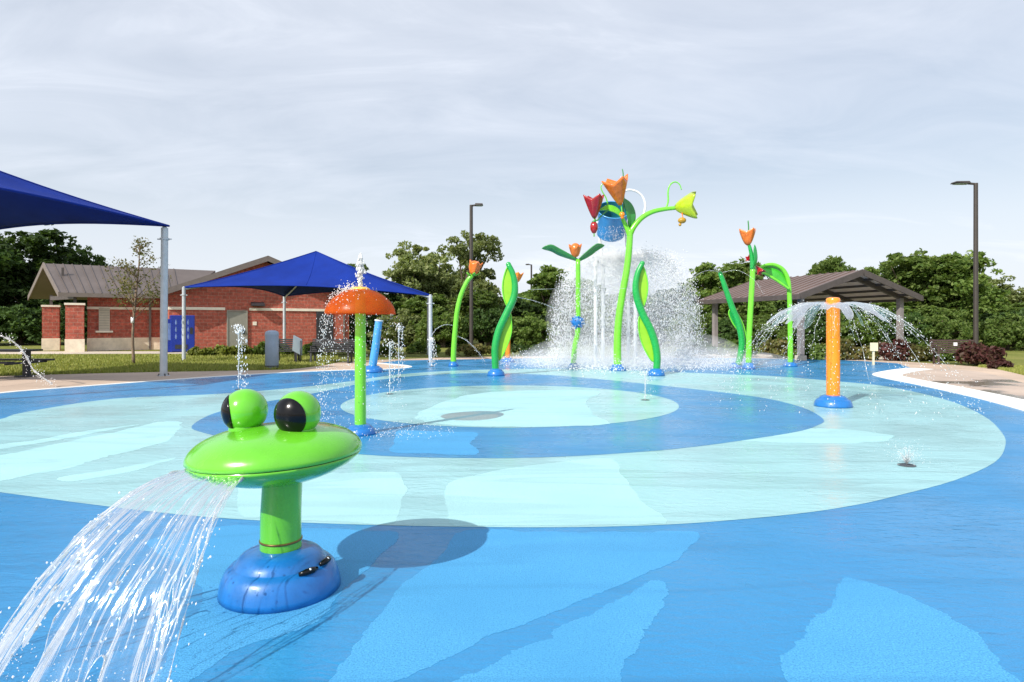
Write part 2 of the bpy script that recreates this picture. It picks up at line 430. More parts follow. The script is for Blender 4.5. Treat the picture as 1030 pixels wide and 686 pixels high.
pale_pts = [(0,422),(25,415),(114,401.5),(220,396.5),(300,390),(350,384),(400,377),(450,373.4),(500,371.8),(560,371),(640,373),(732,376.7),(780,378.8),(844,384),(892,389),(950,402),(988,418),(1008,436),(1011,450),(1000,466),(960,484),(900,500),(860,509),(800,518),(700,527),(620,530.5),(540,531.5),(440,530.5),(340,528),(260,524.5),(180,518.5),(90,508),(0,496),(-120,480),(-190,462),(-160,445),(-60,430)]
sheet('pale_ring', catmull([G(*p) for p in pale_pts], 4, True), .0078, M_pale_wet, 'large pale aqua ring painted on the blue pad', 'painted ring')
blue_pts = [(193,429),(216,416),(254,407),(300,399),(340,391),(370,384.5),(400,380),(440,377),(480,375.6),(530,376.4),(580,379.6),(640,385.5),(700,392),(764,400),(806,410),(828,422),(822,428.5),(796,436),(700,450),(620,457),(540,461),(460,461.5),(380,459),(300,452),(240,443),(205,436)]
sheet('blue_ring', catmull([G(*p) for p in blue_pts], 4, True), .0096, M_ring_wet, 'mid blue ring painted inside the pale aqua ring', 'painted ring')
c0 = (-.04, 11.95)
sheet('pale_disc', [(c0[0]+3.1*math.cos(a*math.pi/40), c0[1]+3.1*math.sin(a*math.pi/40)) for a in range(80)], .0114, M_pale_wet, 'pale aqua disc at the middle of the painted rings', 'painted disc')

def ragged(px, amp=.05, n=26, seed=0):
    pts = catmull([G(*p) for p in px], n, True); out = []
    for i, p in enumerate(pts):
        q = p + Vector((noise.noise(Vector((p.x*3, p.y*3, seed)))*amp*2 + noise.noise(Vector((p.x*14, p.y*14, seed)))*amp*.7, noise.noise(Vector((p.x*3+40, p.y*3, seed)))*amp*2 + noise.noise(Vector((p.x*14+40, p.y*14, seed)))*amp*.7, 0))
        q += Vector((noise.noise(Vector((p.x*55, p.y*55, 3.0))), noise.noise(Vector((p.x*55, p.y*55, 9.0))), 0))*amp*.45
        out.append(q)
    return out
dry = [
 ('dry_patch', [(452,487),(490,476),(540,468),(600,462),(618,464),(626,478),(640,498),(668,524),(655,527.5),(600,529.5),(540,530.2),(470,529.8),(455,528),(448,505)], M_pale_dry, 'dry pale aqua patch in front of the blue ring', .0086, .015),
 ('dry_patch', [(250,470),(320,476),(380,476),(402,478),(408,495),(400,518),(392,528),(340,526),(270,522.5),(240,515)], M_pale_dry, 'dry pale aqua patch behind the frog', .0086, .015),
 ('dry_patch', [(466,535),(540,536),(640,536),(698,536),(693,553),(660,574),(610,596),(560,615),(500,640),(440,668),(390,694),(300,770),(315,710),(340,676),(374,626),(405,592),(440,562)], M_pad_dry, 'long dry light blue patch between two wet trails', .0068, .02),
 ('dry_patch', [(664,584),(675,592),(662,612),(645,640),(628,670),(610,720),(560,790),(380,780),(420,708),(470,677),(520,658),(556,646),(562,634),(604,614),(640,596)], M_pad_dry, 'dry light blue strip running to the lower edge', .0068, .03),
 ('dry_patch', [(858,584),(848,594),(836,610),(812,634),(793,655),(797,676),(795,720),(820,790),(1100,780),(1060,715),(1010,672),(984,640),(956,622),(930,612),(895,594)], M_pad_dry, 'dry light blue patch at the lower right of the pad', .0068, .03),
 ('dry_patch', [(150,545),(230,530),(300,532.5),(370,534.5),(400,536),(384,556),(360,580),(340,600),(322,626),(280,640),(240,655),(190,690),(150,700),(170,650),(205,600),(180,570)], M_pad_dry, 'dry light blue patch around the frog foot', .0068, .02),
 ('dry_patch', [(470,398),(540,393),(600,394),(590,405),(598,418),(610,427),(540,430),(450,428),(420,418)], M_pale_dry, 'dry pale patch on the middle disc', .0122, .03),
 ('dry_patch', [(-60,470),(0,459),(60,446),(120,434),(162,425),(182,426),(178,436),(160,447),(120,457),(76,469),(30,479),(0,485),(-60,495)], M_pale_dry, 'long dry pale band at the left of the outer ring', .0086, .04),
 ('dry_patch', [(-40,456),(0,452.5),(40,446.5),(90,437),(140,427.5),(90,433.5),(40,442.5),(0,447.5)], M_pale_dry, 'thin dry pale streak above the long band at the left', .0086, .03),
 ('dry_patch', [(60,481),(110,473.5),(150,466),(178,461),(150,470.5),(110,479),(70,485)], M_pale_dry, 'thin dry pale streak under the long band at the left', .0086, .02),
 ('dry_patch', [(700,440),(770,432),(850,432),(900,440),(860,446),(780,446)], M_pale_dry, 'faint dry streak right of the blue ring tip', .0086, .04),
 ('dry_patch', [(400,434),(440,435),(480,436),(474,446),(478,458),(430,457),(392,455),(398,444)], M_pad_dry, 'small dry patch on the blue ring', .0104, .02),
]
for nm, px, mt, lb, z, amp in dry:
    sheet(nm, ragged(px, amp), z, mt, lb, 'dry patch')

wk = [G(-150,356.2), G(60,356), G(200,355.5), G(290,354.2), G(290,352.6), G(200,353.2), G(60,353.3), G(-150,353.6)]
sheet('footpath', wk, -.004, M_walk, 'pale concrete path in front of the brick building', 'path')

# grass blades on the lawn strips (nobody could count them)
def blades(name, n, gen, label, hgt=(.05,.10)):
    v = np.zeros((n*3,3)); 
    for i in range(n):
        x, y = gen(); h = random.uniform(*hgt); a = random.uniform(0, math.pi); w = .012+.0006*y
        dx, dy = math.cos(a)*w, math.sin(a)*w
        v[i*3] = (x-dx,y-dy,-.012); v[i*3+1] = (x+dx,y+dy,-.012); v[i*3+2] = (x+random.uniform(-.04,.04), y+random.uniform(-.04,.04), h)
    me = bpy.data.meshes.new(name); me.from_pydata(v.tolist(), [], [(i*3,i*3+1,i*3+2) for i in range(n)]); me.materials.append(M_grass_blade)
    o = bpy.data.objects.new(name, me); COL.objects.link(o); return tag(o, label, 'grass', kind='stuff')
def gen_left():
    while True:
        px = random.uniform(-60, 340); lo = np.interp(px, [-60,0,150,290,325,345], [380.5,378,374,371.2,367,363]); py = random.uniform(357, lo)
        p = G(px, py)
        return p.x, p.y
blades('lawn_grass', 26000, gen_left, 'short mown grass strip between the deck and the brick building')
def gen_right():
    px = random.uniform(985, 1100); py = random.uniform(369, np.interp(px, [985,1000,1040,1100], [369.5,370.5,379.5,394])); p = G(px, py); return p.x, p.y
blades('lawn_grass', 8000, gen_right, 'dry yellowish grass beside the brown bench')

# ------------------------------------------------------------------ trees and plants
def leaf_cloud(centers, rad, per, size, rng, squash=.8):
    C = np.repeat(np.asarray(centers), per, axis=0); n = len(C)
    Rr = np.repeat(np.asarray(rad), per)
    d = rng.normal(size=(n,3)); d /= np.linalg.norm(d, axis=1)[:,None]
    rr = Rr*rng.uniform(.25, 1, n)**.5
    pos = C + d*rr[:,None]*np.array([1,1,squash])
    u = rng.normal(size=(n,3)); u /= np.linalg.norm(u, axis=1)[:,None]
    w = np.cross(u, rng.normal(size=(n,3))); w /= np.linalg.norm(w, axis=1)[:,None]
    s = size*rng.uniform(.6, 1.35, n)[:,None]
    V = np.stack([pos-u*s*.6, pos+w*s*.32, pos+u*s*.6, pos-w*s*.32], 1).reshape(-1,3)
    return V
def leaf_mesh(name, V, mat):
    n = len(V)//4; me = bpy.data.meshes.new(name)
    me.vertices.add(len(V)); me.vertices.foreach_set('co', V.astype(np.float32).ravel())
    me.loops.add(n*4); me.loops.foreach_set('vertex_index', np.arange(n*4, dtype=np.int32))
    me.polygons.add(n); me.polygons.foreach_set('loop_start', np.arange(0, n*4, 4, dtype=np.int32)); me.polygons.foreach_set('loop_total', np.full(n, 4, np.int32))
    me.update(); me.materials.append(mat); return me

def tree_proto(seed, mat, bark, crown_r=2.9, h=9.0, base=.5, nc=190, per=88, size=.30, sparse=False, low=False):
    """returns (trunk mesh, crown mesh); crown made of leaf clumps at limb ends with gaps"""
    rng = np.random.default_rng(seed); rnd = random.Random(seed)
    cen = []; rad = []
    lobes = [(rng.uniform(-.45,.45)*crown_r, rng.uniform(-.45,.45)*crown_r, base+(h-base)*rng.uniform(.18,.82), rng.uniform(.42,.62)*crown_r) for _ in range(8)]
    if low: lobes = [(a_, b_, max(.35*h, min(c_*.62, h*.7)), d_*1.15) for a_, b_, c_, d_ in lobes]
    lobes.append((0, 0, h-crown_r*.55, crown_r*.5)); lobes.append((0,0,base+(h-base)*.45, crown_r*.75))
    while len(cen) < nc:
        lx, ly, lz, lr = lobes[rng.integers(len(lobes))]
        d = rng.normal(size=3); d /= np.linalg.norm(d); r = lr*rng.uniform(.55,1.05)
        p = np.array([lx, ly, lz]) + d*r*np.array([1,1,.85])
        if p[2] < .35 or p[2] > h: continue
        cen.append(p); rad.append(rng.uniform(.22,.85)*crown_r*.3)
    V = leaf_cloud(cen, rad, per, size, rng, .62)
    # stray outer sprigs
    sp = [c + rng.normal(size=3)*.45 for c in cen if rng.random() < .6]
    V = np.concatenate([V, leaf_cloud(sp, [crown_r*.13]*len(sp), 22, size, rng)])
    crown = leaf_mesh('crown', V, mat)
    mb = MB(); top = Vector((rng.uniform(-.3,.3), rng.uniform(-.3,.3), h*.72))
    path = catmull([Vector((0,0,-.1)), Vector((.06,.03,h*.2)), Vector((-.08,.05,h*.45)), top], 4)
    k = len(path); mb.tube(path, [(.26*(1-i/k)+.04)*crown_r/2.9 for i in range(k)], 8)
    for c in cen[::7]:
        c = Vector(c); z0 = min(max(base*.8, c.z*.5), h*.6)
        i0 = min(int(z0/(h*.72)*(k-1)), k-1); s = path[i0]
        mid = s.lerp(c, .5)+Vector((0,0,.2))
        mb.tube(catmull([s, mid, c], 3), [.08*crown_r/2.9*(1-j/8)+.015 for j in range(7)], 5)
    me = bpy.data.meshes.new('trunk'); me.from_pydata(mb.v, [], mb.f); me.materials.append(bark)
    for p in me.polygons: p.use_smooth = True
    return me, crown
PROTO = {
 'dark': [tree_proto(11, M_leaf_dark, M_bark), tree_proto(12, M_leaf_dark, M_bark, 3.3, 9, .6, 210)],
 'mid': [tree_proto(21, M_leaf, M_bark), tree_proto(22, M_leaf, M_bark, 3.2, 9, .5, 210), tree_proto(23, M_leaf, M_bark, 2.6, 9, .5, 170)],
 'pale': [tree_proto(31, M_leaf_pale, M_bark, 2.7, 9, .8, 170, 80, .25), tree_proto(32, M_leaf_pale, M_bark, 3.0, 9, 1.0, 170, 80, .25)],
 'bush': [tree_proto(41, M_leaf, M_bark, 2.9, 4.2, .1, 120, 90, .26, low=True), tree_proto(42, M_leaf_dark, M_bark, 2.9, 4.2, .1, 120, 90, .26, low=True), tree_proto(43, M_leaf_pale, M_bark, 2.9, 4.2, .1, 120, 90, .26, low=True)],
}
RAD = {'dark': (2.9, 3.3), 'mid': (2.9, 3.2, 2.6), 'pale': (2.7, 3.0), 'bush': (2.9, 2.9, 2.9)}
TOP = {'bush': 4.3}
def tree(px, Y, ytop, wpx, kind, vi, label, name='tree', group=None, cat='tree'):
    tm, cm = PROTO[kind][vi]; x = (px-CX)/F*Y
    t = thing(name, label, cat, (x, Y, -.01), group, rz=random.uniform(0, 6.28))
    hz = (H+(HY-ytop)/F*Y)/TOP.get(kind, 9.15); wx = (wpx/2/F*Y)/(RAD[kind][vi]*1.0)
    for nm, me in (('trunk', tm), ('crown', cm)):
        o = bpy.data.objects.new(nm, me); COL.objects.link(o); o.parent = t
    t.scale = (wx, wx, hz); return t
TREES = [
 (-45, 48, 212, 130, 'dark', 1, 'dark broad tree cut by the left picture edge behind the near canopy'),
 (34, 50, 223, 105, 'dark', 0, 'tall dark tree rising behind the gabled porch roof'),
 (88, 53, 246, 62, 'dark', 1, 'lower dark tree right of the tall one behind the porch roof'),
 (358, 62, 261, 44, 'mid', 2, 'small tree top peeping over the right slope of the blue canopy'),
 (412, 47, 236, 70, 'pale', 0, 'pale leafy tree right of the blue canopy'),
 (468, 48, 226, 76, 'pale', 1, 'tallest pale tree behind the dark lamp post'),
 (440, 54, 246, 64, 'pale', 0, 'pale tree between the two taller pale trees'),
 (388, 45, 284, 60, 'dark', 0, 'low dark tree behind the right pole of the blue canopy'),
 (432, 44, 292, 66, 'mid', 1, 'low bushy tree left of the bent orange bud spray'),
 (484, 44, 288, 62, 'mid', 0, 'low bushy tree behind the bent orange bud spray'),
 (522, 47, 300, 60, 'dark', 1, 'low dark tree behind the left curled leaf spray'),
 (552, 55, 263, 64, 'mid', 2, 'round green tree right of the distant lamp post'),
 (588, 56, 276, 66, 'mid', 0, 'green tree behind the two leaved flower'),
 (630, 58, 290, 80, 'mid', 1, 'tree half hidden behind the falling bucket water'),
 (676, 57, 286, 70, 'dark', 0, 'dark tree behind the right side of the bucket spray'),
 (712, 52, 260, 56, 'mid', 2, 'rounded tree left of the tulip topped spray'),
 (750, 50, 257, 66, 'mid', 0, 'rounded tree behind the tulip topped spray'),
 (782, 54, 276, 46, 'dark', 0, 'dark tree between the tulip spray and the pavilion roof'),
 (836, 60, 252, 58, 'mid', 1, 'dark round tree rising over the pavilion ridge'),
 (880, 58, 264, 46, 'mid', 2, 'smaller tree over the right slope of the pavilion'),
 (918, 46, 249, 82, 'mid', 0, 'tall green tree right of the pavilion'),
 (966, 45, 247, 88, 'mid', 1, 'tall green tree behind the right lamp post'),
 (1000, 50, 272, 56, 'pale', 0, 'pale thin tree right of the right lamp post'),
 (1032, 42, 302, 62, 'mid', 2, 'low tree at the right picture edge'),
 (730, 43, 312, 60, 'mid', 1, 'low tree seen under the back of the pavilion roof'),
 (790, 42, 312, 66, 'mid', 0, 'low tree behind the left front pavilion post'),
 (846, 42, 309, 70, 'dark', 1, 'low dark tree behind the orange post'),
 (896, 41, 300, 66, 'mid', 2, 'low tree behind the right front pavilion post'),
 (940, 40, 305, 66, 'mid', 1, 'low dense tree behind the brown bench'),
 (1000, 39, 312, 60, 'dark', 0, 'low dark tree behind the reddish bush'),
]
for t_ in TREES: tree(*t_)
BUSH = [(-40,45,296,90,1),(20,46,300,80,1),(70,47,304,60,1),(372,44,300,56,1),(405,42,309,60,2),(446,41,307,60,0),(492,42,303,60,1),(530,42,310,56,0),(566,44,306,60,1),(610,46,312,70,0),(665,46,310,70,1),(700,41,306,56,0),(735,40,314,56,1),(772,39,318,52,0),(815,39,316,56,1),(860,38.5,314,56,0),(905,38,306,60,1),(944,37,308,56,0),(1012,36.5,312,56,0),(1046,38,300,60,1),(1085,40,296,70,0)]
for px, Y, yt, wp, vi in BUSH:
    tree(px, Y, yt, wp, 'bush', vi, 'dense bush filling the gap below the tree crowns', 'bush', 'bushes under the tree line', 'bush')
for i in range(24):
    px = -60+i*49+random.uniform(-14, 14)
    if 90 < px < 400: ytop = 312
    else: ytop = random.uniform(288, 304)
    tree(px, 72+random.uniform(-6, 10), ytop, 84, random.choice(['mid','dark']), 0, 'far tree in the dark row at the back of the park', group='far trees behind the park')

def shrub(name, px, py, hpx, wpx, mat, label, seed, n=14, per=60, size=.12, group=None, cat='shrub', dep=.6):
    b = G(px, py); rng = np.random.default_rng(seed); s = b.y/F; h = hpx*s; w = wpx*s/2
    cen = []; rad = []
    for _ in range(n):
        a = rng.uniform(0, 6.28); q = rng.uniform(0, 1)**.5
        cen.append((math.cos(a)*q*w*.8, math.sin(a)*q*w*dep, rng.uniform(.2,.8)*h*(1-.35*q))); rad.append(rng.uniform(.18,.32)*h+.04)
    V = leaf_cloud(cen, rad, per, size, rng); V[:,2] = np.maximum(V[:,2], .005)
    t = thing(name, label, cat, b, group)
    o = bpy.data.objects.new('foliage', leaf_mesh('foliage', V, mat)); COL.objects.link(o); o.parent = t
    mb = MB()
    for c in cen[::2]:
        mb.tube([(c[0]*.3, c[1]*.3, -.02), (c[0]*.7, c[1]*.7, c[2]*.5), c], [.012, .01, .006], 5)
    mb.build('stem', M_bark, t, local=True); return t
lowp = [(200, 358.0, 10, 24, M_leaf_lime, 'yellow green clump beside the vending machine'), (222, 357.5, 11, 28, M_leaf_lime, 'bright yellow green clump left of the grey door'),
        (244, 357.2, 12, 26, M_leaf_lime, 'yellow green clump in front of the grey door'), (263, 357.0, 14, 24, M_leaf, 'darker green clump right of the grey door'),
        (288, 356.6, 13, 26, M_leaf, 'green clump behind the slanted sign board'), (318, 356.2, 14, 34, M_leaf, 'green clump behind the dark benches'),
        (350, 356.0, 15, 34, M_leaf_dark, 'dark green clump at the corner of the brick wall'), (385, 356.0, 12, 40, M_leaf, 'low green clump right of the light blue pole'),
        (425, 355.5, 13, 44, M_leaf, 'low green clump behind the right canopy pole')]
for i, (px, py, hh, ww, mt, lb) in enumerate(lowp):
    shrub('plant_clump', px, py, hh, ww, mt, lb, 100+i, 16, 60, .16, 'planting along the brick wall', 'plant')
rs = [(700,359,18,46,M_leaf_dark,'low dark shrub right of the bucket spray'), (742,359,20,44,M_leaf,'low green shrub behind the tulip spray foot'), (784,360,22,40,M_leaf_dry,'dry brownish shrub behind the arched spray foot'),
      (818,361.5,20,36,M_leaf,'green shrub left of the orange post'), (850,362,22,34,M_leaf_dry,'brown green shrub right of the orange post'), (873,362,16,26,M_leaf_dry,'dry shrub behind the cream notice'),
      (900,362.5,24,34,M_leaf_red,'purplish shrub under the pavilion'), (925,363,18,30,M_leaf_dry,'straw coloured shrub left of the brown bench'), (948,362.5,18,30,M_leaf,'green shrub behind the brown bench'),
      (470,358,14,60,M_leaf_dry,'dry low shrub behind the bent bud spray'), (530,357.5,13,60,M_leaf_dark,'dark low shrub behind the left curled leaf')]
for i, (px, py, hh, ww, mt, lb) in enumerate(rs):
    shrub('shrub', px, py, hh, ww, mt, lb, 200+i, 18, 70, .16, 'shrubs along the back of the pad')
shrub('red_bush', 986, 367.5, 27, 44, M_leaf_red, 'dark reddish bush beside the brown bench', 301, 26, 90, .14)
shrub('red_bush', 1006, 371, 10, 22, M_leaf_red, 'small low reddish bush at the edge of the grass', 302, 12, 60, .1)

# young tree on the lawn
def young_tree():
    b = G(134.5, 366); Y = b.y; rng = np.random.default_rng(5)
    t = thing('young_tree', 'thin young tree with sparse browning leaves on the lawn', 'tree', b)
    mb = MB(); top = P(140, 240, Y)
    path = catmull([b, P(133.5, 340, Y), P(135, 315, Y), P(138, 285, Y), P(140, 262, Y), top], 4)
    k = len(path); mb.tube(path, [.05*(1-i/k)**.8+.006 for i in range(k)], 8)
    tips = []
    for i in range(46):
        f = rng.uniform(.36, .97); s = path[int(f*(k-1))]; a = rng.uniform(0, 6.28); L = (1.05-f)*1.75*rng.uniform(.5,1.1)+.15
        e = s+Vector((math.cos(a)*L*.95, math.sin(a)*L*.95, L*rng.uniform(.5,1.2)))
        m = s.lerp(e, .5)+Vector((rng.uniform(-.06,.06), rng.uniform(-.06,.06), .0))
        mb.tube(catmull([s, m, e], 3), [.012*(1-j/7)+.003 for j in range(7)], 5)
        for q in (.45, .7, .85, 1.0):
            tips.append(s.lerp(e, q)+Vector(rng.normal(size=3)*.06))
    mb.build('trunk', M_bark_pale, t)
    tips = [tt for tt in tips if rng.random() < (.95 if tt.z < 3.1 else .5)]
    V = leaf_cloud([tuple(x-b) for x in tips], [.22]*len(tips), 12, .085, rng)
    o = bpy.data.objects.new('crown', leaf_mesh('crown', V, M_leaf_dry)); COL.objects.link(o); o.parent = t
    tg = MB(); c = P(134.5, 322, Y); tg.box((c.x, c.y-.09, c.z), (.1, .02, .22)); tg.build('tag', M_white, t)
young_tree()

# ------------------------------------------------------------------ brick building
def building():
    A = math.atan2(.545, .84); ux, uy = .84, .545
    O = Vector((-19.6, 36.0, 0))                   # front left corner of the main block
    b = thing('brick_building', 'red block building with white band, gabled roof and porch wing', 'building', O, rz=A)
    def L(w):                                      # world -> local
        d = Vector(w)-O; return Vector((d.x*ux+d.y*uy, -d.x*uy+d.y*ux, d.z))
    W, D, pk, ev = 10.5, 11.0, 5.35, 3.25
    mb = MB(); mb.prism([(0,0,-.02),(W,0,-.02),(W,0,ev),(W/2,0,pk),(0,0,ev)], (0,D,0)); 
    mb.build('wall', M_brick, b, smooth=False, local=True)
    bd = MB()
    dx0, dx1 = 3.05, 4.2
    bd.box(((dx0-.1)/2, -.03, 2.42), (dx0-.1, .06, .16)); bd.box(((dx1+.1+W)/2, -.03, 2.42), (W-dx1-.1, .06, .16)); bd.box((-.03, 1.2, 2.42), (.06, 2.4, .16))
    bd.build('stone_band', M_trim, b, smooth=False, local=True)
    # main roof: slopes down to both sides, ridge runs back; overhang in front
    ov = .75; oh = .7; th = .16; sl = (pk-ev)/(W/2)
    r = MB()
    for sgn in (-1, 1):
        x0 = W/2; x1 = W/2+sgn*(W/2+ov)
        za, zb = pk+.12, pk+.12-sl*(W/2+ov)
        pts = [(x0,-oh,za),(x1,-oh,zb),(x1,-oh,zb+th),(x0,-oh,za+th)]
        r.prism(pts, (0, D+2*oh, 0))
        for k in range(1, 12):
            yk = -oh+.02+k*(D+2*oh)/12
            r.bar((x0, yk, za+th+.015), (x1, yk, zb+th+.015), .04, .06)
    rf = r.build('roof', M_roof, b, smooth=False, local=True)
    fc = MB()
    for sgn in (-1, 1):
        x0 = W/2; x1 = W/2+sgn*(W/2+ov+.02); za, zb = pk+.14, pk+.14-sl*(W/2+ov)
        fc.prism([(x0,-oh-.05,za-.16),(x1,-oh-.05,zb-.16),(x1,-oh-.05,zb+th+.02),(x0,-oh-.05,za+th+.02)], (0,.046,0))
    fc.build('fascia', M_fascia, rf, smooth=False, local=True)
    # grey door with its frame
    d = MB(); d.box(((dx0+dx1)/2, -.025, 1.12), (dx1-dx0-.12, .05, 2.24)); dr_ = d.build('door', M_door, b, smooth=False, local=True)
    d = MB(); d.box((dx0+.03, -.035, 1.16), (.07, .08, 2.36)); d.box((dx1-.03, -.035, 1.16), (.07, .08, 2.36)); d.box(((dx0+dx1)/2, -.035, 2.3), (dx1-dx0-.13, .08, .08))
    d.build('frame', M_door, dr_, smooth=False, local=True)
    d = MB(); d.box((dx1-.22, -.075, 1.05), (.1, .05, .26)); d.tube([(dx1-.22,-.1,.95),(dx1-.22,-.14,1.05),(dx1-.22,-.1,1.18)], .015, 8); d.build('handle', M_dark, dr_, smooth=False, local=True)
    s = MB(); s.box((dx1+.42, -.015, 1.55), (.22, .03, .22)); s.build('door_sign', M_trim, b, smooth=False, local=True)
    s = MB(); s.prism([(dx1+.2,-.002,2.86),(dx1+.2,-.45,2.66),(dx1+.2,-.45,2.62),(dx1+.2,-.002,2.62)], (.75,0,0)); s.build('wall_lamp', M_dark, b, smooth=False, local=True)
    s = MB(); s.box((W-.35, -.04, 1.5), (.1, .08, 3.0)); s.build('downpipe', M_fascia, b, smooth=False, local=True)
    s = MB(); s.box((W-1.6, -.02, 1.2), (1.1, .04, 2.4)); s.build('dark_door', M_dark, b, smooth=False, local=True)
    # porch wing -------------------------------------------------
    Fc = L((-24.4, 34.0, 3.05)); Bk = L((-29.5, 38.5, 3.05)); Rd = L((-26.9, 36.25, 4.86))
    xe = .6
    def slab(p, q, xp, xq):                         # eave p -> ridge q, running right to local x
        p2 = Vector((xp, p.y, p.z)); q2 = Vector((xq, q.y, q.z)); dz = Vector((0,0,.14))
        rr = MB(); rr.add([p,p2,q2,q,p+dz,p2+dz,q2+dz,q+dz], [(0,1,2,3),(7,6,5,4),(0,4,5,1),(1,5,6,2),(2,6,7,3),(3,7,4,0)])
        n = 15
        for k in range(n+1):
            f = k/n; a = p.lerp(p2, f)+dz; c = q.lerp(q2, f)+dz
            c = Vector((a.x+(q.x-p.x)*(1-f), c.y, c.z))
            rr.bar(a+Vector((0,0,.018)), c+Vector((0,0,.018)), .035, .06)
        return rr
    r1 = slab(Fc, Rd, 0.6, 3.0); r2 = slab(Bk, Rd, .6, 3.0)
    r1.add(r2.v, r2.f); wr = r1.build('wing_roof', M_roof, b, smooth=False, local=True)
    g = MB()
    for p in (Fc, Bk):
        d_ = Vector((-.06, 0, 0)); o2 = Vector((0,0,-.1))
        g.add([p+d_+o2, Rd+d_+o2, Rd+d_+Vector((0,0,.2)), p+d_+Vector((0,0,.2)), p+o2, Rd+o2, Rd+Vector((0,0,.2)), p+Vector((0,0,.2))], [(0,1,2,3),(7,6,5,4),(0,3,7,4),(1,5,6,2),(0,4,5,1),(3,2,6,7)])
    g.box(((Fc.x+.6)/2, Fc.y-.035, Fc.z+.05), (.6-Fc.x, .06, .22))
    g.build('fascia', M_fascia, wr, smooth=False, local=True)
    wy = Fc.y+1.0; x0 = L(G(88, 353)).x
    ww = MB(); ww.prism([(x0,wy,-.02),(-.003,wy,-.02),(-.003,wy,3.05),(x0,wy,3.05)], (0,5.0,0)); ww.build('wing_wall', M_brick, b, smooth=False, local=True)
    st = MB(); st.box(((x0-.01)/2-.02, wy-.03, .36), (-x0+.0, .06, .72)); st.build('stone_base', M_stone, b, smooth=False, local=True)
    st = MB(); st.box(((x0-.01)/2-.02, wy-.03, 2.42), (-x0, .06, .14)); st.build('stone_band', M_trim, b, smooth=False, local=True)
    wx0, wx1 = L((( 99.5-CX)/F*36.2, 36.2, 0)).x, L(((110.5-CX)/F*36.6, 36.6, 0)).x
    wn = MB(); wn.box(((wx0+wx1)/2, wy-.05, 1.78), (wx1-wx0, .06, 1.3)); w_ = wn.build('window', M_shutter, b, smooth=False, local=True)
    wn = MB(); wn.box(((wx0+wx1)/2, wy-.1, 1.08), (wx1-wx0+.3, .2, .1)); wn.build('sill', M_trim, w_, smooth=False, local=True)
    wn = MB()
    for k in range(1, 9): wn.box(((wx0+wx1)/2, wy-.088, 1.13+k*.145), (wx1-wx0-.06, .016, .02))
    wn.build('slat', M_door, w_, smooth=False, local=True)
    dp = MB(); dp.box((L((-21.3,37.1,0)).x, wy-.05, 1.5), (.12, .1, 3.0)); dp.build('downpipe', M_fascia, b, smooth=False, local=True)
    for cx_, cy_, hgt, wd in ((-24.05, 34.7, 2.55, .84), (-26.75, 36.6, 2.5, .8)):
        c = L((cx_, cy_, 0)); m = MB(); m.box((c.x, c.y, hgt/2+.3), (wd, wd, hgt-.6)); pi = m.build('pillar', M_brick, b, smooth=False, local=True)
        m = MB(); m.box((c.x, c.y, .34), (wd+.05, wd+.05, .70)); m.build('base', M_stone, pi, smooth=False, local=True)
        m = MB(); m.box((c.x, c.y, hgt+.05), (wd+.1, wd+.1, .11)); m.build('cap', M_trim, pi, smooth=False, local=True)
        m = MB(); m.box((c.x, c.y, hgt+.1+.3), (.14, .14, .6)); m.build('post', M_beam, pi, smooth=False, local=True)
    c1 = L((-24.05,34.7,3.0)); c2 = L((-26.75,36.6,3.0)); m = MB(); m.bar(c1, c2, .14, .22); m.bar(c2.lerp(c1,.5), Vector(((c1.x+c2.x)/2,(c1.y+c2.y)/2,4.7)), .12, .12); m.build('truss', M_beam, b, smooth=False, local=True)
building()

def vending():
    b = G(184, 354.2); b.z = -.004
    a = math.atan2(.545, .84)
    t = thing('vending_machine', 'tall blue vending machine with pale printed bottles on its front', 'vending machine', b, rz=a)
    m = MB(); m.box((0, .35, 1.0), (1.15, .7, 1.96)); m.build('cabinet', M_vblue, t, smooth=False, local=True, bevel=.02)
    m = MB(); m.box((.0, -.02, 1.0), (1.05, .03, 1.84)); f = m.build('front_panel', M_vblue, t, smooth=False, local=True)
    rnd = random.Random(3); 
    for i in range(3):
        for j in range(3):
            m = MB(); m.ball((-.33+i*.29, -.036, .82+j*.38), 1.0, 12, (.045, .008, .12)); m.ball((-.33+i*.29, -.036, .95+j*.38), 1.0, 10, (.02, .008, .05))
            m.build('bottle_print', M_vlite, f, local=True)
    m = MB(); m.box((.40, -.045, 1.15), (.14, .02, .35)); m.build('coin_panel', M_dark, t, smooth=False, local=True)
    m = MB(); m.box((-.08, -.045, .30), (.6, .02, .22)); m.build('hatch', M_dark, t, smooth=False, local=True)
    b2 = G(174, 354.4); b2.z = -.004
    t2 = thing('vending_machine', 'narrow blue vending cabinet left of the tall blue machine', 'vending machine', b2+Vector((-.25,-.05,0)), rz=a)
    m = MB(); m.box((0, .3, .9), (.5, .6, 1.76)); m.build('cabinet', M_vblue, t2, smooth=False, local=True, bevel=.02)
    m = MB(); m.box((0, -.012, 1.1), (.38, .02, .9)); m.build('front_panel', M_vlite, t2, smooth=False, local=True)
vending()

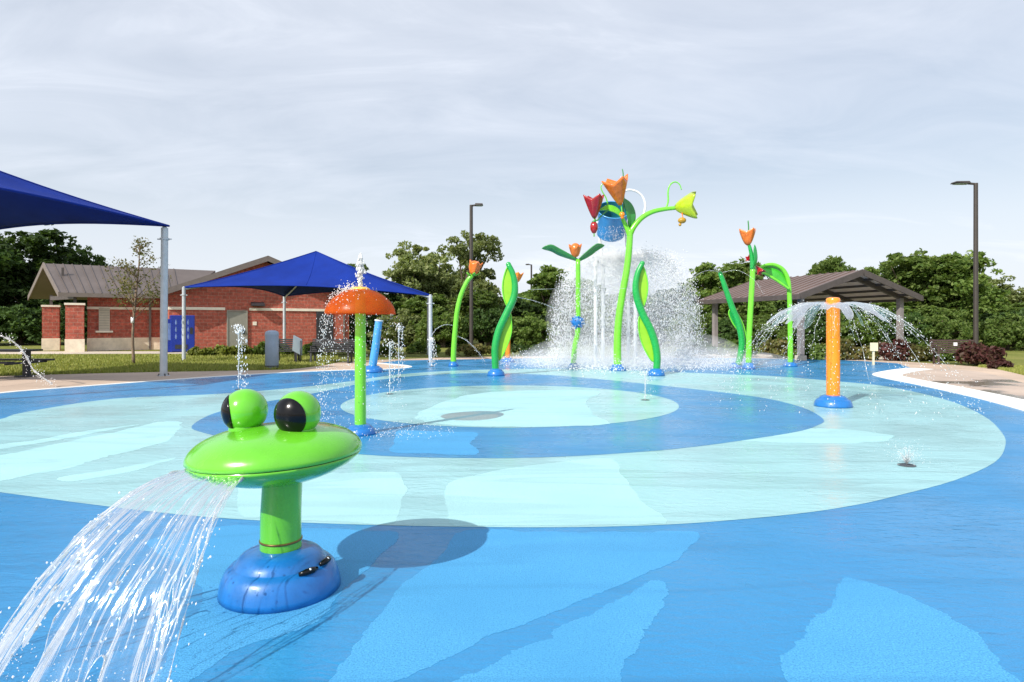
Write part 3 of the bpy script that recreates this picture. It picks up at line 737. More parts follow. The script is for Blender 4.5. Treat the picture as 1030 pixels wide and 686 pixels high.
# ------------------------------------------------------------------ canopies
def fabric_canopy(mb, corners, peak, sag=.09, n=14):
    """four triangular fields from peak to each edge, edges drawn in towards the peak, slight tension curve"""
    C = [Vector(c) for c in corners]; pk = Vector(peak)
    for i in range(4):
        a, b = C[i], C[(i+1) % 4]
        def edge(s):
            e = a.lerp(b, s); w = 4*s*(1-s)*sag
            q = e.lerp(pk, w); return q
        rows = []
        for r in range(n+1):
            f = r/n; row = []
            for k in range(n+1):
                s = k/n; e = edge(s); p = pk.lerp(e, f)
                p = p-Vector((0,0,1))*(.22*math.sin(math.pi*f)*(math.sin(math.pi*s)*.6+.4))
                row.append(p)
            rows.append(row)
        mb.grid(rows)
def canopy_hem(root, corners, peak, sag, n=14):
    C = [Vector(c) for c in corners]; pk = Vector(peak); fb = [o for o in root.children if o.name.startswith('fabric')][0]
    for i in range(4):
        a, b = C[i], C[(i+1) % 4]; e = [a.lerp(b, k/n).lerp(pk, 4*(k/n)*(1-k/n)*sag) for k in range(n+1)]
        m = MB(); m.tube(e, .028, 6); m.build('hem', M_canopy, fb)
        sm = [pk.lerp(a, f/n)-Vector((0,0,1))*(.22*math.sin(math.pi*f/n)*.4-.012) for f in range(n+1)]
        m = MB(); m.tube(sm, .018, 6); m.build('seam', M_canopy, fb)
        mid = a.lerp(b, .5).lerp(pk, sag)
        sm = [pk.lerp(mid, f/n)-Vector((0,0,1))*(.22*math.sin(math.pi*f/n)-.008) for f in range(n+1)]
        m = MB(); m.tube(sm, .012, 6); m.build('seam', M_canopy, fb)
def canopy_pole(foot, top, r, root):
    m = MB(); m.tube([foot, top], [r, r*.94], 18); p = m.build('pole', M_galv, root, smooth='angle')
    m = MB(); m.lathe([(r*1.9,0),(r*1.9,.02),(r*1.05,.03),(r*1.05,.05)], foot, 4); m.build('base_plate', M_galv, p, smooth=False)
    for k in range(4):
        m = MB(); a = k*math.pi/2+.78; q = Vector(foot)+Vector((math.cos(a)*r*1.75*.72, math.sin(a)*r*1.75*.72, 0)); m.tube([q, q+Vector((0,0,.07))], .018, 6)
        m.build('bolt', M_dark, p)
    d = (Vector(top)-Vector(foot)).normalized(); m = MB(); c = Vector(top)-d*.34
    m.tube([c, c+d*.05], r*1.25, 18); m.bar(c+Vector((-r*2,0,.02)), c+Vector((r*2,0,.02)), .04, .03); m.build('collar', M_galv, p, smooth='angle')
    m = MB(); m.tube([Vector(top), Vector(top)+Vector((0,0,.03))], r*.6, 14); m.build('cap', M_galv, p); return p
A_ = P(168, 228, 18.0); base_pole = G(165.5, 377.9); A_ = Vector((base_pole.x+.16, base_pole.y-.05, A_.z+.02))
B_, C_ = Vector((-11.0, 11.0, 4.2)), Vector((-17.0, 19.6, 4.25)); D_ = Vector((-18.2, 12.5, 4.25)); PK = Vector((-14.1, 15.2, 5.8))
t = thing('shade_canopy', 'near blue fabric canopy cut by the left picture edge on grey poles', 'canopy', (PK.x, PK.y, 0))
m = MB(); fabric_canopy(m, [A_, B_, D_, C_], PK, .10); m.build('fabric', M_canopy, t, solid=.01); canopy_hem(t, [A_, B_, D_, C_], PK, .10)
for c in (A_, B_, C_, D_):
    canopy_pole(Vector((c.x-.16 if c is A_ else c.x, c.y, .0)), Vector((c.x-.13 if c is A_ else c.x, c.y, c.z-.055)), .10, t)
L2 = P(185, 289, 26.0); R2 = P(433, 297, 24.6); BL = P(286, 298, 33.0); BR = P(431, 297.5, 31.0); PK2 = P(318, 253, 28.5)
t = thing('shade_canopy', 'far blue pyramid canopy standing in front of the brick building', 'canopy', (PK2.x, PK2.y, -.01))
m = MB(); fabric_canopy(m, [L2, R2, BR, BL], PK2, .12); m.build('fabric', M_canopy, t, solid=.01); canopy_hem(t, [L2, R2, BR, BL], PK2, .12)
m = MB()
for c in (L2, R2, BR, BL):
    m.tube(catmull([c-Vector((0,0,.08)), c.lerp(PK2,.5)-Vector((0,0,.34)), PK2-Vector((0,0,.12))], 6), .04, 8)
m.build('hip_frame', M_galv, t)
for c in (L2, R2, BR, BL): canopy_pole(Vector((c.x, c.y, -.01)), c, .075, t)

# ------------------------------------------------------------------ pavilion
def pavilion():
    s = Vector((.954,.3,0)); d = Vector((-.3,.954,0)); Lc = Vector((11.5,25.2,0)); W, D = 6.4, 6.9; ev, pk = 2.6, 3.64
    t = thing('pavilion', 'open picnic pavilion with brown metal gable roof on posts', 'pavilion', Lc+s*W/2+d*D/2-Vector((0,0,.01)))
    def q(a, b, z): return Lc+s*a+d*b+Vector((0,0,z))
    m = MB(); th = .1
    for x0, x1 in ((W/2, 0), (W/2, W)):
        A = [q(x0,0,pk), q(x1,0,ev), q(x1,D,ev), q(x0,D,pk)]; m.add(A+[p+Vector((0,0,th)) for p in A], [(0,1,2,3),(7,6,5,4),(0,4,5,1),(1,5,6,2),(2,6,7,3),(3,7,4,0)])
        for k in range(16):
            f = (k+.01)/15*.998; m.bar(q(x0,D*f,pk+th+.012), q(x1,D*f,ev+th+.012), .035, .045)
    r = m.build('roof', M_roof2, t, smooth=False)
    m = MB()
    for x1 in (.12, W-.12): m.add([q(W/2,.1,pk-.012),q(x1,.1,ev+.01),q(x1,D-.1,ev+.01),q(W/2,D-.1,pk-.012)], [(0,1,2,3)])
    m.build('ceiling', M_ceiling, t, smooth=False)
    m = MB()
    for x1 in (0, W):
        for b0 in (-.035, D+.035):
            m.bar(q(W/2,b0,pk+.0), q(x1,b0,ev+.0), .06, .24)
        m.bar(q(x1+(.035 if x1 else -.035), -.06, ev-.01), q(x1+(.035 if x1 else -.035), D+.06, ev-.01), .06, .2)
    m.build('fascia', M_beam, r, smooth=False)
    m = MB()
    for b0 in (.55, D/2, D-.55):
        for x1 in (.15, W-.15):
            m.bar(q(W/2,b0,pk-.12), q(x1,b0,ev-.06), .12, .2)
    for f in (.2,.4,.6,.8):
        for sg in (-1,1):
            m.bar(q(W/2+sg*f*W/2, .1, pk-.06-(pk-ev)*f), q(W/2+sg*f*W/2, D-.1, pk-.06-(pk-ev)*f), .08, .1)
    m.build('rafter', M_beam, t, smooth=False)
    for a in (.55, W-.55):
        for b0 in (.55, D-.55):
            z = ev+(pk-ev)*.55/(W/2)-.16
            m = MB(); c = q(a,b0,0); m.box((c.x,c.y,z/2), (.2,.2,z), math.atan2(.3,.954)); p = m.build('post', M_post, t, smooth=False)
            m = MB(); m.box((c.x,c.y,.1), (.32,.32,.22), math.atan2(.3,.954)); m.build('footing', M_walk, p, smooth=False)
pavilion()
sl = [Vector((10.6,24.0,0)), Vector((18.3,26.4,0)), Vector((16.2,33.5,0)), Vector((8.4,31.2,0))]
sheet('pavilion_slab', sl, -.006, M_walk, 'concrete slab under the picnic pavilion', 'slab')

# ------------------------------------------------------------------ street furniture
def lamp(px, ytop, Y, hdx, label, base_h=True):
    x = (px-CX)/F*Y; z = H+(HY-ytop)/F*Y; b = Vector((x, Y, -.012))
    t = thing('street_lamp', label, 'lamp', b, 'tall lamp posts around the park')
    m = MB(); m.tube([b, b+Vector((0,0,z))], [.12, .1], 12); m.build('pole', M_bronze, t, smooth='angle')
    m = MB(); m.lathe([(.2,0),(.2,.12),(.14,.2)], b, 16); m.build('base', M_bronze, t, smooth='angle')
    w = hdx/F*Y; sg = 1 if w > 0 else -1
    m = MB(); m.bar((x, Y, z-.06), (x+w*.4, Y, z-.02), .08, .1); m.build('arm', M_bronze, t, smooth=False)
    m = MB(); m.add([(x+w*.3,Y-.22,z-.06),(x+w,Y-.26,z-.02),(x+w,Y+.26,z-.02),(x+w*.3,Y+.22,z-.06),(x+w*.35,Y-.15,z+.08),(x+w*.95,Y-.2,z+.06),(x+w*.95,Y+.2,z+.06),(x+w*.35,Y+.15,z+.08)], [(3,2,1,0),(4,5,6,7),(0,1,5,4),(1,2,6,5),(2,3,7,6),(3,0,4,7)])
    h = m.build('lamp_head', M_bronze, t, smooth=False, bevel=.02)
    m = MB(); m.box((x+w*.68, Y, z-.06), (abs(w)*.5, .34, .02)); m.build('lens', M_signgrey, h, smooth=False)
lamp(474, 206, 38.0, 12, 'dark lamp post rising in front of the pale trees')
lamp(534.5, 266, 74.0, -6, 'small distant lamp post seen above the trees')
lamp(981.5, 184, 33.0, -23, 'tall dark lamp post behind the brown bench')

def bin_():
    b = G(273.5, 370.5); b.z = .0
    t = thing('waste_bin', 'grey round waste bin standing at the deck edge', 'bin', b)
    m = MB(); m.lathe([(.2,0),(.215,.02),(.215,1.12)], b, 28); m.build('body', M_bin, t, smooth='angle')
    m = MB(); m.lathe([(.225,1.10),(.225,1.16),(.20,1.23),(.12,1.27),(1e-6,1.28)], b, 28); m.build('lid', M_bin, t, smooth='angle')
    m = MB(); m.lathe([(.218,.05),(.22,.06),(.22,.10),(.218,.11)], b, 28); m.build('ring', M_steel, t, smooth='angle')
bin_()
def info_sign():
    b = G(297, 365); b.z = -.012; Y = b.y
    t = thing('notice_board', 'pale grey slanted notice board right of the waste bin', 'sign', b)
    pts = [P(294, 352.5, Y-.1), P(303, 357.5, Y+.1), P(303, 341.5, Y+.1), P(295, 337.2, Y-.1)]
    m = MB(); m.prism(pts, (.02,.05,0)); m.build('board', M_signgrey, t, smooth=False)
    for px in (296, 302):
        m = MB(); x = (px-CX)/F*Y; m.tube([(x,Y+.06,-.01),(x,Y+.06,.85)], .025, 8); m.build('leg', M_dark, t)
info_sign()

def bench(px, py, wpx, label, mat, rz=0.0, back=True, z0=0.0, group=None):
    b = G(px, py); b.z = z0; w = wpx/F*b.y
    t = thing('bench', label, 'bench', b, group, rz=rz)
    m = MB()
    for k in range(6): m.box((0, -.18+k*.075, .44), (w, .05, .03))
    m.box((-w/2+.1,.0,.42),(.05,.46,.02)); m.box((w/2-.1,.0,.42),(.05,.46,.02)); m.build('seat', mat, t, smooth=False, local=True)
    m = MB()
    for k in range(6): m.bar((-w/2, .24+k*.02, .50+k*.075), (w/2, .24+k*.02, .50+k*.075), .03, .055)
    for sx in (-w/2+.12, w/2-.12): m.bar((sx, .26, .40), (sx, .37, .92), .05, .02)
    m.build('backrest', mat, t, smooth=False, local=True)
    for sx in (-w/2+.12, w/2-.12):
        m = MB(); m.bar((sx,-.16,.42),(sx,-.2,0),.06,.06); m.bar((sx,.2,.42),(sx,.26,0),.06,.06); m.bar((sx,-.22,.03),(sx,.28,.03),.06,.04)
        l = m.build('leg', mat, t, smooth=False, local=True)
        m = MB(); m.bar((sx,-.2,.64),(sx,.3,.64),.05,.035); m.bar((sx,-.18,.44),(sx,-.18,.63),.04,.04); m.build('armrest', mat, t, smooth=False, local=True)
    return t
bench(289, 364.5, 26, 'short dark bench behind the slanted notice board', M_dark, .1, z0=0)
bench(333, 365, 44, 'long dark bench behind the mushroom shower', M_dark, -.05, z0=0)
bb = bench(961, 366.5, 40, 'brown bench with painted white glint on its back beside the reddish bush', M_brownbench, -.25)
m = MB(); m.box((0.1, .262, .74), (.12, .02, .12)); m.build('painted_glint', M_white, bb, smooth=False, local=True)  # white box painted in place of a glint on the backrest

def picnic_table(px, py, label):
    b = G(px, py); t = thing('picnic_table', label, 'table', b)
    m = MB()
    for k in range(7): m.box((0,-.36+k*.12,.74), (1.75,.1,.05))
    m.build('tabletop', M_dark, t, smooth=False, local=True)
    for sy in (-.75,.75):
        m = MB(); m.box((0,sy,.44),(1.75,.26,.05)); m.build('seat', M_dark, t, smooth=False, local=True)
    for sx in (-.72,.72):
        m = MB(); m.box((sx,0,.36),(.14,.14,.72)); m.bar((sx,-.75,.40),(sx,.75,.40),.06,.06); m.box((sx,0,.02),(.3,.5,.04)); m.build('leg', M_dark, t, smooth=False, local=True)
picnic_table(1, 379, 'dark picnic table at the left picture edge under the near canopy')

def notice():
    b = G(878.5, 367); Y = b.y; t = thing('small_sign', 'small cream notice on a thin post behind the pad', 'sign', b)
    x = b.x; m = MB(); m.box((x,Y,.3),(.07,.05,.6)); m.build('post', M_cream, t, smooth=False)
    m = MB(); m.box((x,Y-.04,.66),(.28,.03,.3)); m.build('panel', M_cream, t, smooth=False)
notice()

# ------------------------------------------------------------------ water features
def base_dome(root, c, r, h, mat=None, steps=True, bolts=True):
    mat = mat or M_blue
    if steps: pr = [(r,0),(r*.99,h*.14),(r*.955,h*.34),(r*.90,h*.52),(r*.835,h*.62),(r*.77,h*.655),(r*.745,h*.68),(r*.72,h*.76),(r*.64,h*.88),(r*.52,h*.96),(r*.34,h)]
    else: pr = [(r,0),(r*.97,h*.25),(r*.86,h*.55),(r*.66,h*.82),(r*.4,h*.97),(r*.2,h)]
    m = MB(); m.lathe(pr, c, 40); o = m.build('base_dome', mat, root)
    return o

def frog():
    b = Vector((-1.268, 3.46, .008)); t = thing('frog_spray', 'green frog water feature with black eyes on a stepped blue dome', 'water feature', b)
    dm = base_dome(t, b, .318, .225)
    # black capsules painting the shade inside recessed bolt slots on the dome
    for a, zz in ((-38, .155), (-8, .165), (142, .155)):
        ca, sa = math.cos(R(a)), math.sin(R(a)); c = b+Vector((ca*.252, sa*.252, zz-.004))
        tn = Vector((-sa, ca, 0)); m = MB(); m.tube([c-tn*.055, c-tn*.02+Vector((ca*.012,sa*.012,.004)), c+tn*.02+Vector((ca*.012,sa*.012,.004)), c+tn*.055], [.010,.017,.017,.010], 10)
        s_ = m.build('pocket_shade', M_black, dm)
        m = MB(); q = c+Vector((ca*.018, sa*.018, .012)); m.ball(q, .009, 10); m.build('bolt', M_white, s_)
    m = MB(); col = catmull([b+Vector((0,0,.2)), b+Vector((0,0,.4)), b+Vector((.012,0,.66))], 6)
    m.tube(col, [.110-.006*i/12 for i in range(13)], 28); m.build('column', M_frog, t)
    m = MB(); m.lathe([(.111,.262),(.1135,.264),(.1135,.272),(.111,.274)], b, 28); m.build('band', M_band, t)
    zr = .728; Rr = .457; hc = b+Vector((-.022, 0, 0)); TM = Matrix.Rotation(R(-2.6), 3, 'Y'); tc_ = hc+Vector((0,0,zr))
    up = [(Rr*math.cos(q)**.78, .010+.158*math.sin(q)) for q in [i*math.pi/2/16 for i in range(16)]]+[(1e-6, .168)]
    up = [(Rr*.985, .002)]+up
    m = MB(); m.lathe(up, tc_, 56, TM); hd = m.build('head', M_frog, t)
    lo = [(.105, -.140),(.16, -.135),(.25, -.118),(.34, -.085),(.405, -.048),(.44, -.018),(Rr*.985, -.002)]
    m = MB(); m.lathe(lo, tc_, 56, TM); m.build('jaw', M_frog, t)
    m = MB(); m.lathe([(Rr*.97, -.004),(Rr*.978,0),(Rr*.97,.004)], tc_, 56, TM); m.build('mouth_seam', M_black, hd)
    for ex, ey, d in ((-1.470, 3.474, (-.93,-.34,-.14)), (-1.142, 3.366, (-.30,-.94,-.14))):
        c = Vector((ex, ey, .972+b.z)); r = .119
        m = MB(); m.ball(c, r, 28)
        m.tube([c-Vector((0,0,.16)), c-Vector((0,0,.09)), c-Vector((0,0,.05))], [.10,.085,.09], 24)
        e = m.build('eye', M_frog, t)
        m = MB(); m.cap(c, r*1.035, Vector(d).normalized(), R(55)); m.build('pupil', M_black, e)
    return b, hc, zr, Rr
FB, HC, ZR, RR = frog()

GR = 9.81
def set_uv(ob, uvs):
    me = ob.data; l = me.uv_layers.new(name='flow')
    for lp in me.loops: l.data[lp.index].uv = uvs[lp.vertex_index]
def smooth_rim(vs, fs, skip=0, its=7):
    cnt = {}
    for f in fs:
        for q in range(len(f)):
            e = tuple(sorted((f[q], f[(q+1) % len(f)]))); cnt[e] = cnt.get(e, 0)+1
    bd = [e for e, c in cnt.items() if c == 1]; nb = {}
    for a, b_ in bd: nb.setdefault(a, []).append(b_); nb.setdefault(b_, []).append(a)
    for it in range(its):
        new = {a: (vs[a]*.4+sum((vs[x] for x in l), Vector())/len(l)*.6) for a, l in nb.items() if a > skip}
        for a, p in new.items(): vs[a] = p
    return bd
def frog_water():
    rnd = random.Random(2)
    th0, th1, nt_, ns = R(-146), R(-90), 110, 96
    def traj(th, t, dv=0.0, dz=0.0):
        d = Vector((math.cos(th), math.sin(th), 0)); v = 1.84+.36*max(0, min(1, (R(-90)-th)/R(56)))+.25*noise.noise(Vector((th*6, 3.3, 0)))+dv
        return HC + d*(RR*.95+v*t) + Vector((0,0,ZR-.02-.15*t-.5*GR*t*t+dz))
    T = .375
    m = MB(); vs = []; idx = {}
    for i in range(nt_+1):
        for k in range(ns+1):
            t = T*i/nt_; th = th0+(th1-th0)*k/ns
            wob = .018*noise.noise(Vector((th*22, t*3, 1.0)))*(1+t*2) + .006*noise.noise(Vector((th*75, t*3, 2.0)))*1.6
            thw = th+.05*t*noise.noise(Vector((th*9, t*5, 8.0)))*3
            vs.append(traj(thw, t, 0, 0)+Vector((math.cos(th), math.sin(th), .6))*wob)
    fs = []
    for i in range(nt_):
        for k in range(ns):
            t = (i+.5)/nt_; u = (k+.5)/ns
            h = noise.noise(Vector((u*8.5, t*5, 5.0)))*.75+noise.noise(Vector((u*19, t*7, 9.0)))*.42
            lim = .76-1.0*max(0, t-.14)
            # the near edge keeps together further than the far one
            lim += .35*max(0, 1-abs(u-.86)/.2)*t*1.6
            if h < lim:
                a = i*(ns+1)+k; fs.append((a, a+1, a+ns+2, a+ns+1))
    bd = smooth_rim(vs, fs, ns)
    rim = MB(); beads = MB()
    for a, b_ in bd:
        if max(a, b_) <= ns or (vs[a]-vs[b_]).length < 1e-5: continue
        ra, rb = [.0008+.0050*max(.04, .28+1.0*noise.noise(vs[x]*26)) for x in (a, b_)]
        rim.tube([vs[a], vs[b_]], [ra, rb], 6, False)
        for x, r_ in ((a, ra), (b_, rb)):
            if r_ > .0030: beads.ball(vs[x], r_*1.25, 8, (1,1,1.5))
    m.add(vs, fs); uvs = [(k/ns, i/nt_) for i in range(nt_+1) for k in range(ns+1)]
    t_ = thing('water_curtain', 'fan of water falling from the frog mouth in ropes and drops', 'water', HC+Vector((-.3,-.75,-HC.z)))
    set_uv(m.build('water_sheet', M_water, t_), uvs)
    # ropes of water
    m = MB(); d = MB()
    for q in range(18):
        u = rnd.random(); 
        if q < 3: u = .01+.012*q
        elif q < 6: u = .97+.008*(q-3)
        th = th0+(th1-th0)*u; ta = rnd.uniform(.02,.2) if q > 11 else .02; tb = rnd.uniform(.28,.385); ph = rnd.uniform(0,50); dv = rnd.uniform(-.12,.12)
        pts = []; rad = []
        n = 34
        for i in range(n):
            t = ta+(tb-ta)*i/(n-1); w = .09*t*noise.noise(Vector((ph, t*14, 0)))*2.2
            pts.append(traj(th+w, t, dv)+Vector((0,0,.01*noise.noise(Vector((ph+9,t*30,0))))))
            lump = max(.12, .55+1.2*noise.noise(Vector((ph+20, t*55, 0))))
            rad.append(max(.0007, .0056*lump*min(1, (i+.3)/5, (n-1-i+.3)/5)*(.6+t*1.6)*rnd.uniform(.8,1.2)))
        m.tube(pts, rad, 6)
    for q in range(330):
        e = rnd.random(); u = rnd.random() if e > .45 else (rnd.gauss(.0,.03) if e < .2 else rnd.gauss(.99,.02))
        th = th0+(th1-th0)*u; t = rnd.uniform(.1,.4)**.9
        if t > .41: continue
        p = traj(th, t, rnd.uniform(-.2,.2))+Vector((rnd.gauss(0,.012), rnd.gauss(0,.012), rnd.gauss(0,.012)))
        if p.z < .015: continue
        v = Vector((math.cos(th)*1.9, math.sin(th)*1.9, -GR*t)).normalized()
        r = rnd.uniform(.0015,.0045) if rnd.random() > .06 else rnd.uniform(.0045,.007)
        if r > .004: d.ball(p, r, 8, (1,1,1.3))
        else: d.octa(p, r, v)
    m.add(rim.v, rim.f); m.add(beads.v, beads.f)
    m.build('water_rope', M_rope, t_); o = d.build('droplet', M_drop, t_); o['kind'] = 'stuff'
    # splash where it lands
    s = MB()
    for q in range(600):
        th = th0+(th1-th0)*rnd.random(); p = traj(th, .375); z = abs(rnd.gauss(0,.05))
        s.octa((p.x+rnd.gauss(0,.10), p.y+rnd.gauss(0,.10), .012+z), rnd.uniform(.001,.0038))
    o = s.build('splash', M_drop, t_); o['kind'] = 'stuff'
frog_water()

def drops(name, gen, n, rr, label, cat='water spray', mat=None):
    m = MB(); k = 0
    while k < n:
        q = gen()
        if q is None: continue
        p, v = q; k += 1
        r = random.uniform(*rr)
        m.octa(p, r, v.normalized() if v is not None and v.length > 1e-6 else None)
    o = m.build(name, mat or M_drop); return tag(o, label, cat, kind='stuff')

# --- mushroom shower
MU = G(362.5, 437); MU.z = .01
def mushroom():
    b = MU; t = thing('mushroom_shower', 'orange translucent mushroom shower on a lime green post', 'water feature', b)
    base_dome(t, b, .205, .13)
    m = MB(); m.tube([b+Vector((0,0,.1)), b+Vector((0,0,1.0)), b+Vector((0,0,1.9))], [.075,.072,.068], 24); m.build('post', M_lime, t, smooth='angle')
    pr = [(.456*math.sin(q), 1.585+.335*math.cos(q)**1.1) for q in [i*math.pi/2/18 for i in range(18, 1, -1)]]
    m = MB(); m.lathe([(max(r,1e-5),z) for r,z in pr], b, 48)
    m.f = m.f[:-1] if len(m.f[-1]) > 4 else m.f
    m.f = [f for f in m.f if len(f) == 4]
    m.build('mushroom_cap', M_dome, t, solid=.012)
    m = MB(); m.lathe([(.13,1.892),(.125,1.925),(.08,1.945),(1e-6,1.95)], b, 28); m.build('top_cap', M_ycap, t)
    # bubbling jet on top and the falling ring of drops
    def jet():
        r0 = abs(random.gauss(0,.035)); a = random.uniform(0,6.28); h = random.uniform(0,.44)
        w = .02+.06*(1-abs(h-.22)/.24); return b+Vector((math.cos(a)*r0*w*18*.6, math.sin(a)*r0*w*18*.6, 1.94+h)), Vector((0,0,1))
    drops('water_jet', jet, 900, (.005,.013), 'white bubbling jet on top of the orange mushroom', 'water jet')
    def side():
        a = math.pi+random.gauss(0,.9); q = random.uniform(.1,.46); z = 1.585+.335*math.sqrt(max(0,1-(q/.456)**2))+abs(random.gauss(0,.05)); return b+Vector((math.cos(a)*q, math.sin(a)*q, z)), None
    drops('water_spray', side, 480, (.004,.009), 'drops bouncing off the left of the orange mushroom')
    def fall():
        a = random.gauss(3.3,1.5); z = 1.58*random.random()**.6; z = 1.58-(1.58-.02)*random.random()**1.3
        q = .455+.10*math.sqrt(max(0,(1.58-z)/1.58))+random.gauss(0,.03); return b+Vector((math.cos(a)*q, math.sin(a)*q, z)), Vector((0,0,1))
    drops('water_spray', fall, 1100, (.0025,.006), 'ring of drops falling from the rim of the orange mushroom')
    def spl():
        a = random.gauss(-.6,1.1); q = random.uniform(.2,1.1); return b+Vector((math.cos(a)*q+.2, math.sin(a)*q*.7, abs(random.gauss(0,.05))+.02)), None
    drops('water_spray', spl, 260, (.003,.007), 'splash drops on the pad at the foot of the mushroom')
mushroom()

# --- small light blue post
def blue_post(foot, top, label):
    t = thing('spray_post', label, 'water feature', foot)
    base_dome(t, foot, .34, .2)
    m = MB(); m.tube([foot+Vector((0,0,.12)), foot.lerp(top,.5), top], [.125,.12,.112], 20); m.build('post', M_sky, t, smooth='angle')
    m = MB(); d = (top-foot).normalized(); m.tube([top, top+d*.04], .13, 20); m.build('nozzle', M_white, t, smooth='angle')
    return t
f_ = G(374.5, 374.5); f_.z = .01
blue_post(f_, P(381, 323, f_.y), 'light blue leaning spray post on a blue dome')
f2 = Vector((-14.6, 15.3, .01)); blue_post(f2, f2+Vector((.2,0,1.6)), 'light blue spray post beyond the left picture edge')

def path_px(pts, Y, n=5): return catmull([P(a, b, Y) for a, b in pts], n)

def blade(mb, path, width, across, fold=.0, n=9):
    """leaf blade along path, half width profile sin, across = width direction"""
    ac = Vector(across).normalized(); N_ = len(path); rows = []
    for i, p in enumerate(path):
        f = i/(N_-1); w = width*math.sin(math.pi*min(1, .06+f*.94))**.75
        d = (path[min(i+1,N_-1)]-path[max(i-1,0)]).normalized(); up = d.cross(ac).normalized()
        rows.append([p+ac*w*s+up*abs(s)*fold*w for s in [(-1+2*k/(n-1)) for k in range(n)]])
    mb.grid(rows)

def tulip(mb, c, axis, r, h, petals=4, flare=.9, twist=0.0):
    """flared cup of flat petals whose corners run out into points"""
    q = Vector((0,0,1)).rotation_difference(Vector(axis).normalized()).to_matrix(); rows = []; n = petals*12
    for i in range(9):
        f = i/8; row = []
        for k in range(n+1):
            a = 2*math.pi*k/n; u = (k % 12)/12; cor = abs(2*u-1)          # 1 at a corner, 0 mid petal
            flat = math.cos(math.pi/petals)/math.cos((u-.5)*2*math.pi/petals)
            rad = r*(.12+.88*f**flare)*(flat*.55+.45*1.0)*(1+.10*cor**2*f)
            hh = h*f*(.80+.20*cor**1.3)
            row.append(Vector(c)+q @ Vector((rad*math.cos(a+twist), rad*math.sin(a+twist), hh)))
        rows.append(row)
    mb.grid(rows)

# --- bent bud spray
def bud_spray():
    b = G(456, 368.5); b.z = .01; Y = b.y
    t = thing('flower_spray', 'bent lime green stem topped with an orange bud', 'water feature', b)
    base_dome(t, b, .18, .17)
    pth = path_px([(456,366),(456.5,350),(458,330),(460,312),(464,296),(470,283),(475,277)], Y)
    k = len(pth); m = MB(); m.tube(pth, [.098-.025*i/k for i in range(k)], 16); m.build('stem', M_lime, t)
    c = P(475.5,276.5,Y); m = MB(); tulip(m, c, (.25,-.1,1), .225, .50, 5, .38); fl = m.build('flower', M_bud, t, solid=.03)
    m = MB(); m.ball(c+Vector((.06,0,.27)), .205, 16, (1,1,1.15)); m.build('bud_core', M_bud, fl)
    m = MB()
    for a in range(5): 
        d = Vector((math.cos(a*1.257), math.sin(a*1.257), .0)); blade(m, [c+d*.05-Vector((0,0,.04)), c+d*.2+Vector((0,0,.02)), c+d*.26+Vector((0,0,.08))], .06, d.cross(Vector((0,0,1))))
    m.build('sepal', M_lime, t, solid=.02)
bud_spray()

# --- curled leaf sprays
def leaf_spray(foot, Y, stem, up_leaf, low_leaf, label, r0=.105, mat=M_green, sc_=1.0, leafmat=None):
    b = G(*foot); b.z = .01
    t = thing('leaf_spray', label, 'water feature', b)
    base_dome(t, b, .25*sc_, .2*sc_)
    pth = path_px(stem, Y, 6); k = len(pth); m = MB()
    m.tube(pth, [r0*(.95+.2*math.sin(math.pi*i/k)-.28*i/k) for i in range(k)], 18); m.ball(pth[-1], r0*.72, 14); m.build('stem', mat, t)
    for lf in (up_leaf, low_leaf):
        if not lf: continue
        pts = [P(a, c, Y+.06) for a, c in lf]; cl = catmull(pts, 5, True)
        m = MB(); m.prism(cl, (0,.035,0)); pn = m.build('leaf', leafmat or M_leafgreen, t, smooth=False, bevel=.01)
        m = MB(); m.tube(cl+[cl[0]], .022, 6, False); m.build('leaf_rim', M_lime, pn)
    return t
leaf_spray((499,378), 18.1, [(498.6,374),(498,360),(498.3,348),(502,332),(510,314.5),(516.5,300),(518,288),(516,276),(511.5,266)],
    [(511,268),(507,278),(505.5,290),(507.5,302),(511.5,309),(515,300),(517,286),(514.5,274)], [(512,314),(514.5,324),(514,336),(510,348),(504,360),(500.5,362),(499,352),(503,334)], 'dark green curled leaf spray with lime blades, left of the tall flower')
leaf_spray((660,378), 18.1, [(660.2,374),(661,360),(659,346),(654,331),(646.5,316),(641,301),(639.3,288),(641.5,275),(646,265)],
    [(646.5,268),(650,277),(651.5,288),(650,300),(646.5,309),(643,302),(641,288),(643,276)], [(643.5,318),(642.5,330),(645,343),(651,356),(657,363.5),(659.5,356),(657,342),(650,326)], 'dark green curled leaf spray with lime blades, right of the tall flower')
leaf_spray((740,370), 21.3, [(742.5,367),(745,356),(746.3,343),(743,326),(736,308),(730,291),(724.5,275)],
    None, [(736,310),(733,315),(737,325),(744,335),(749,346),(748,356),(751,345),(748,328),(741,314)], 'slim dark green leaf spray leaning left beside the tulip post', .105, M_green, .85, M_green)

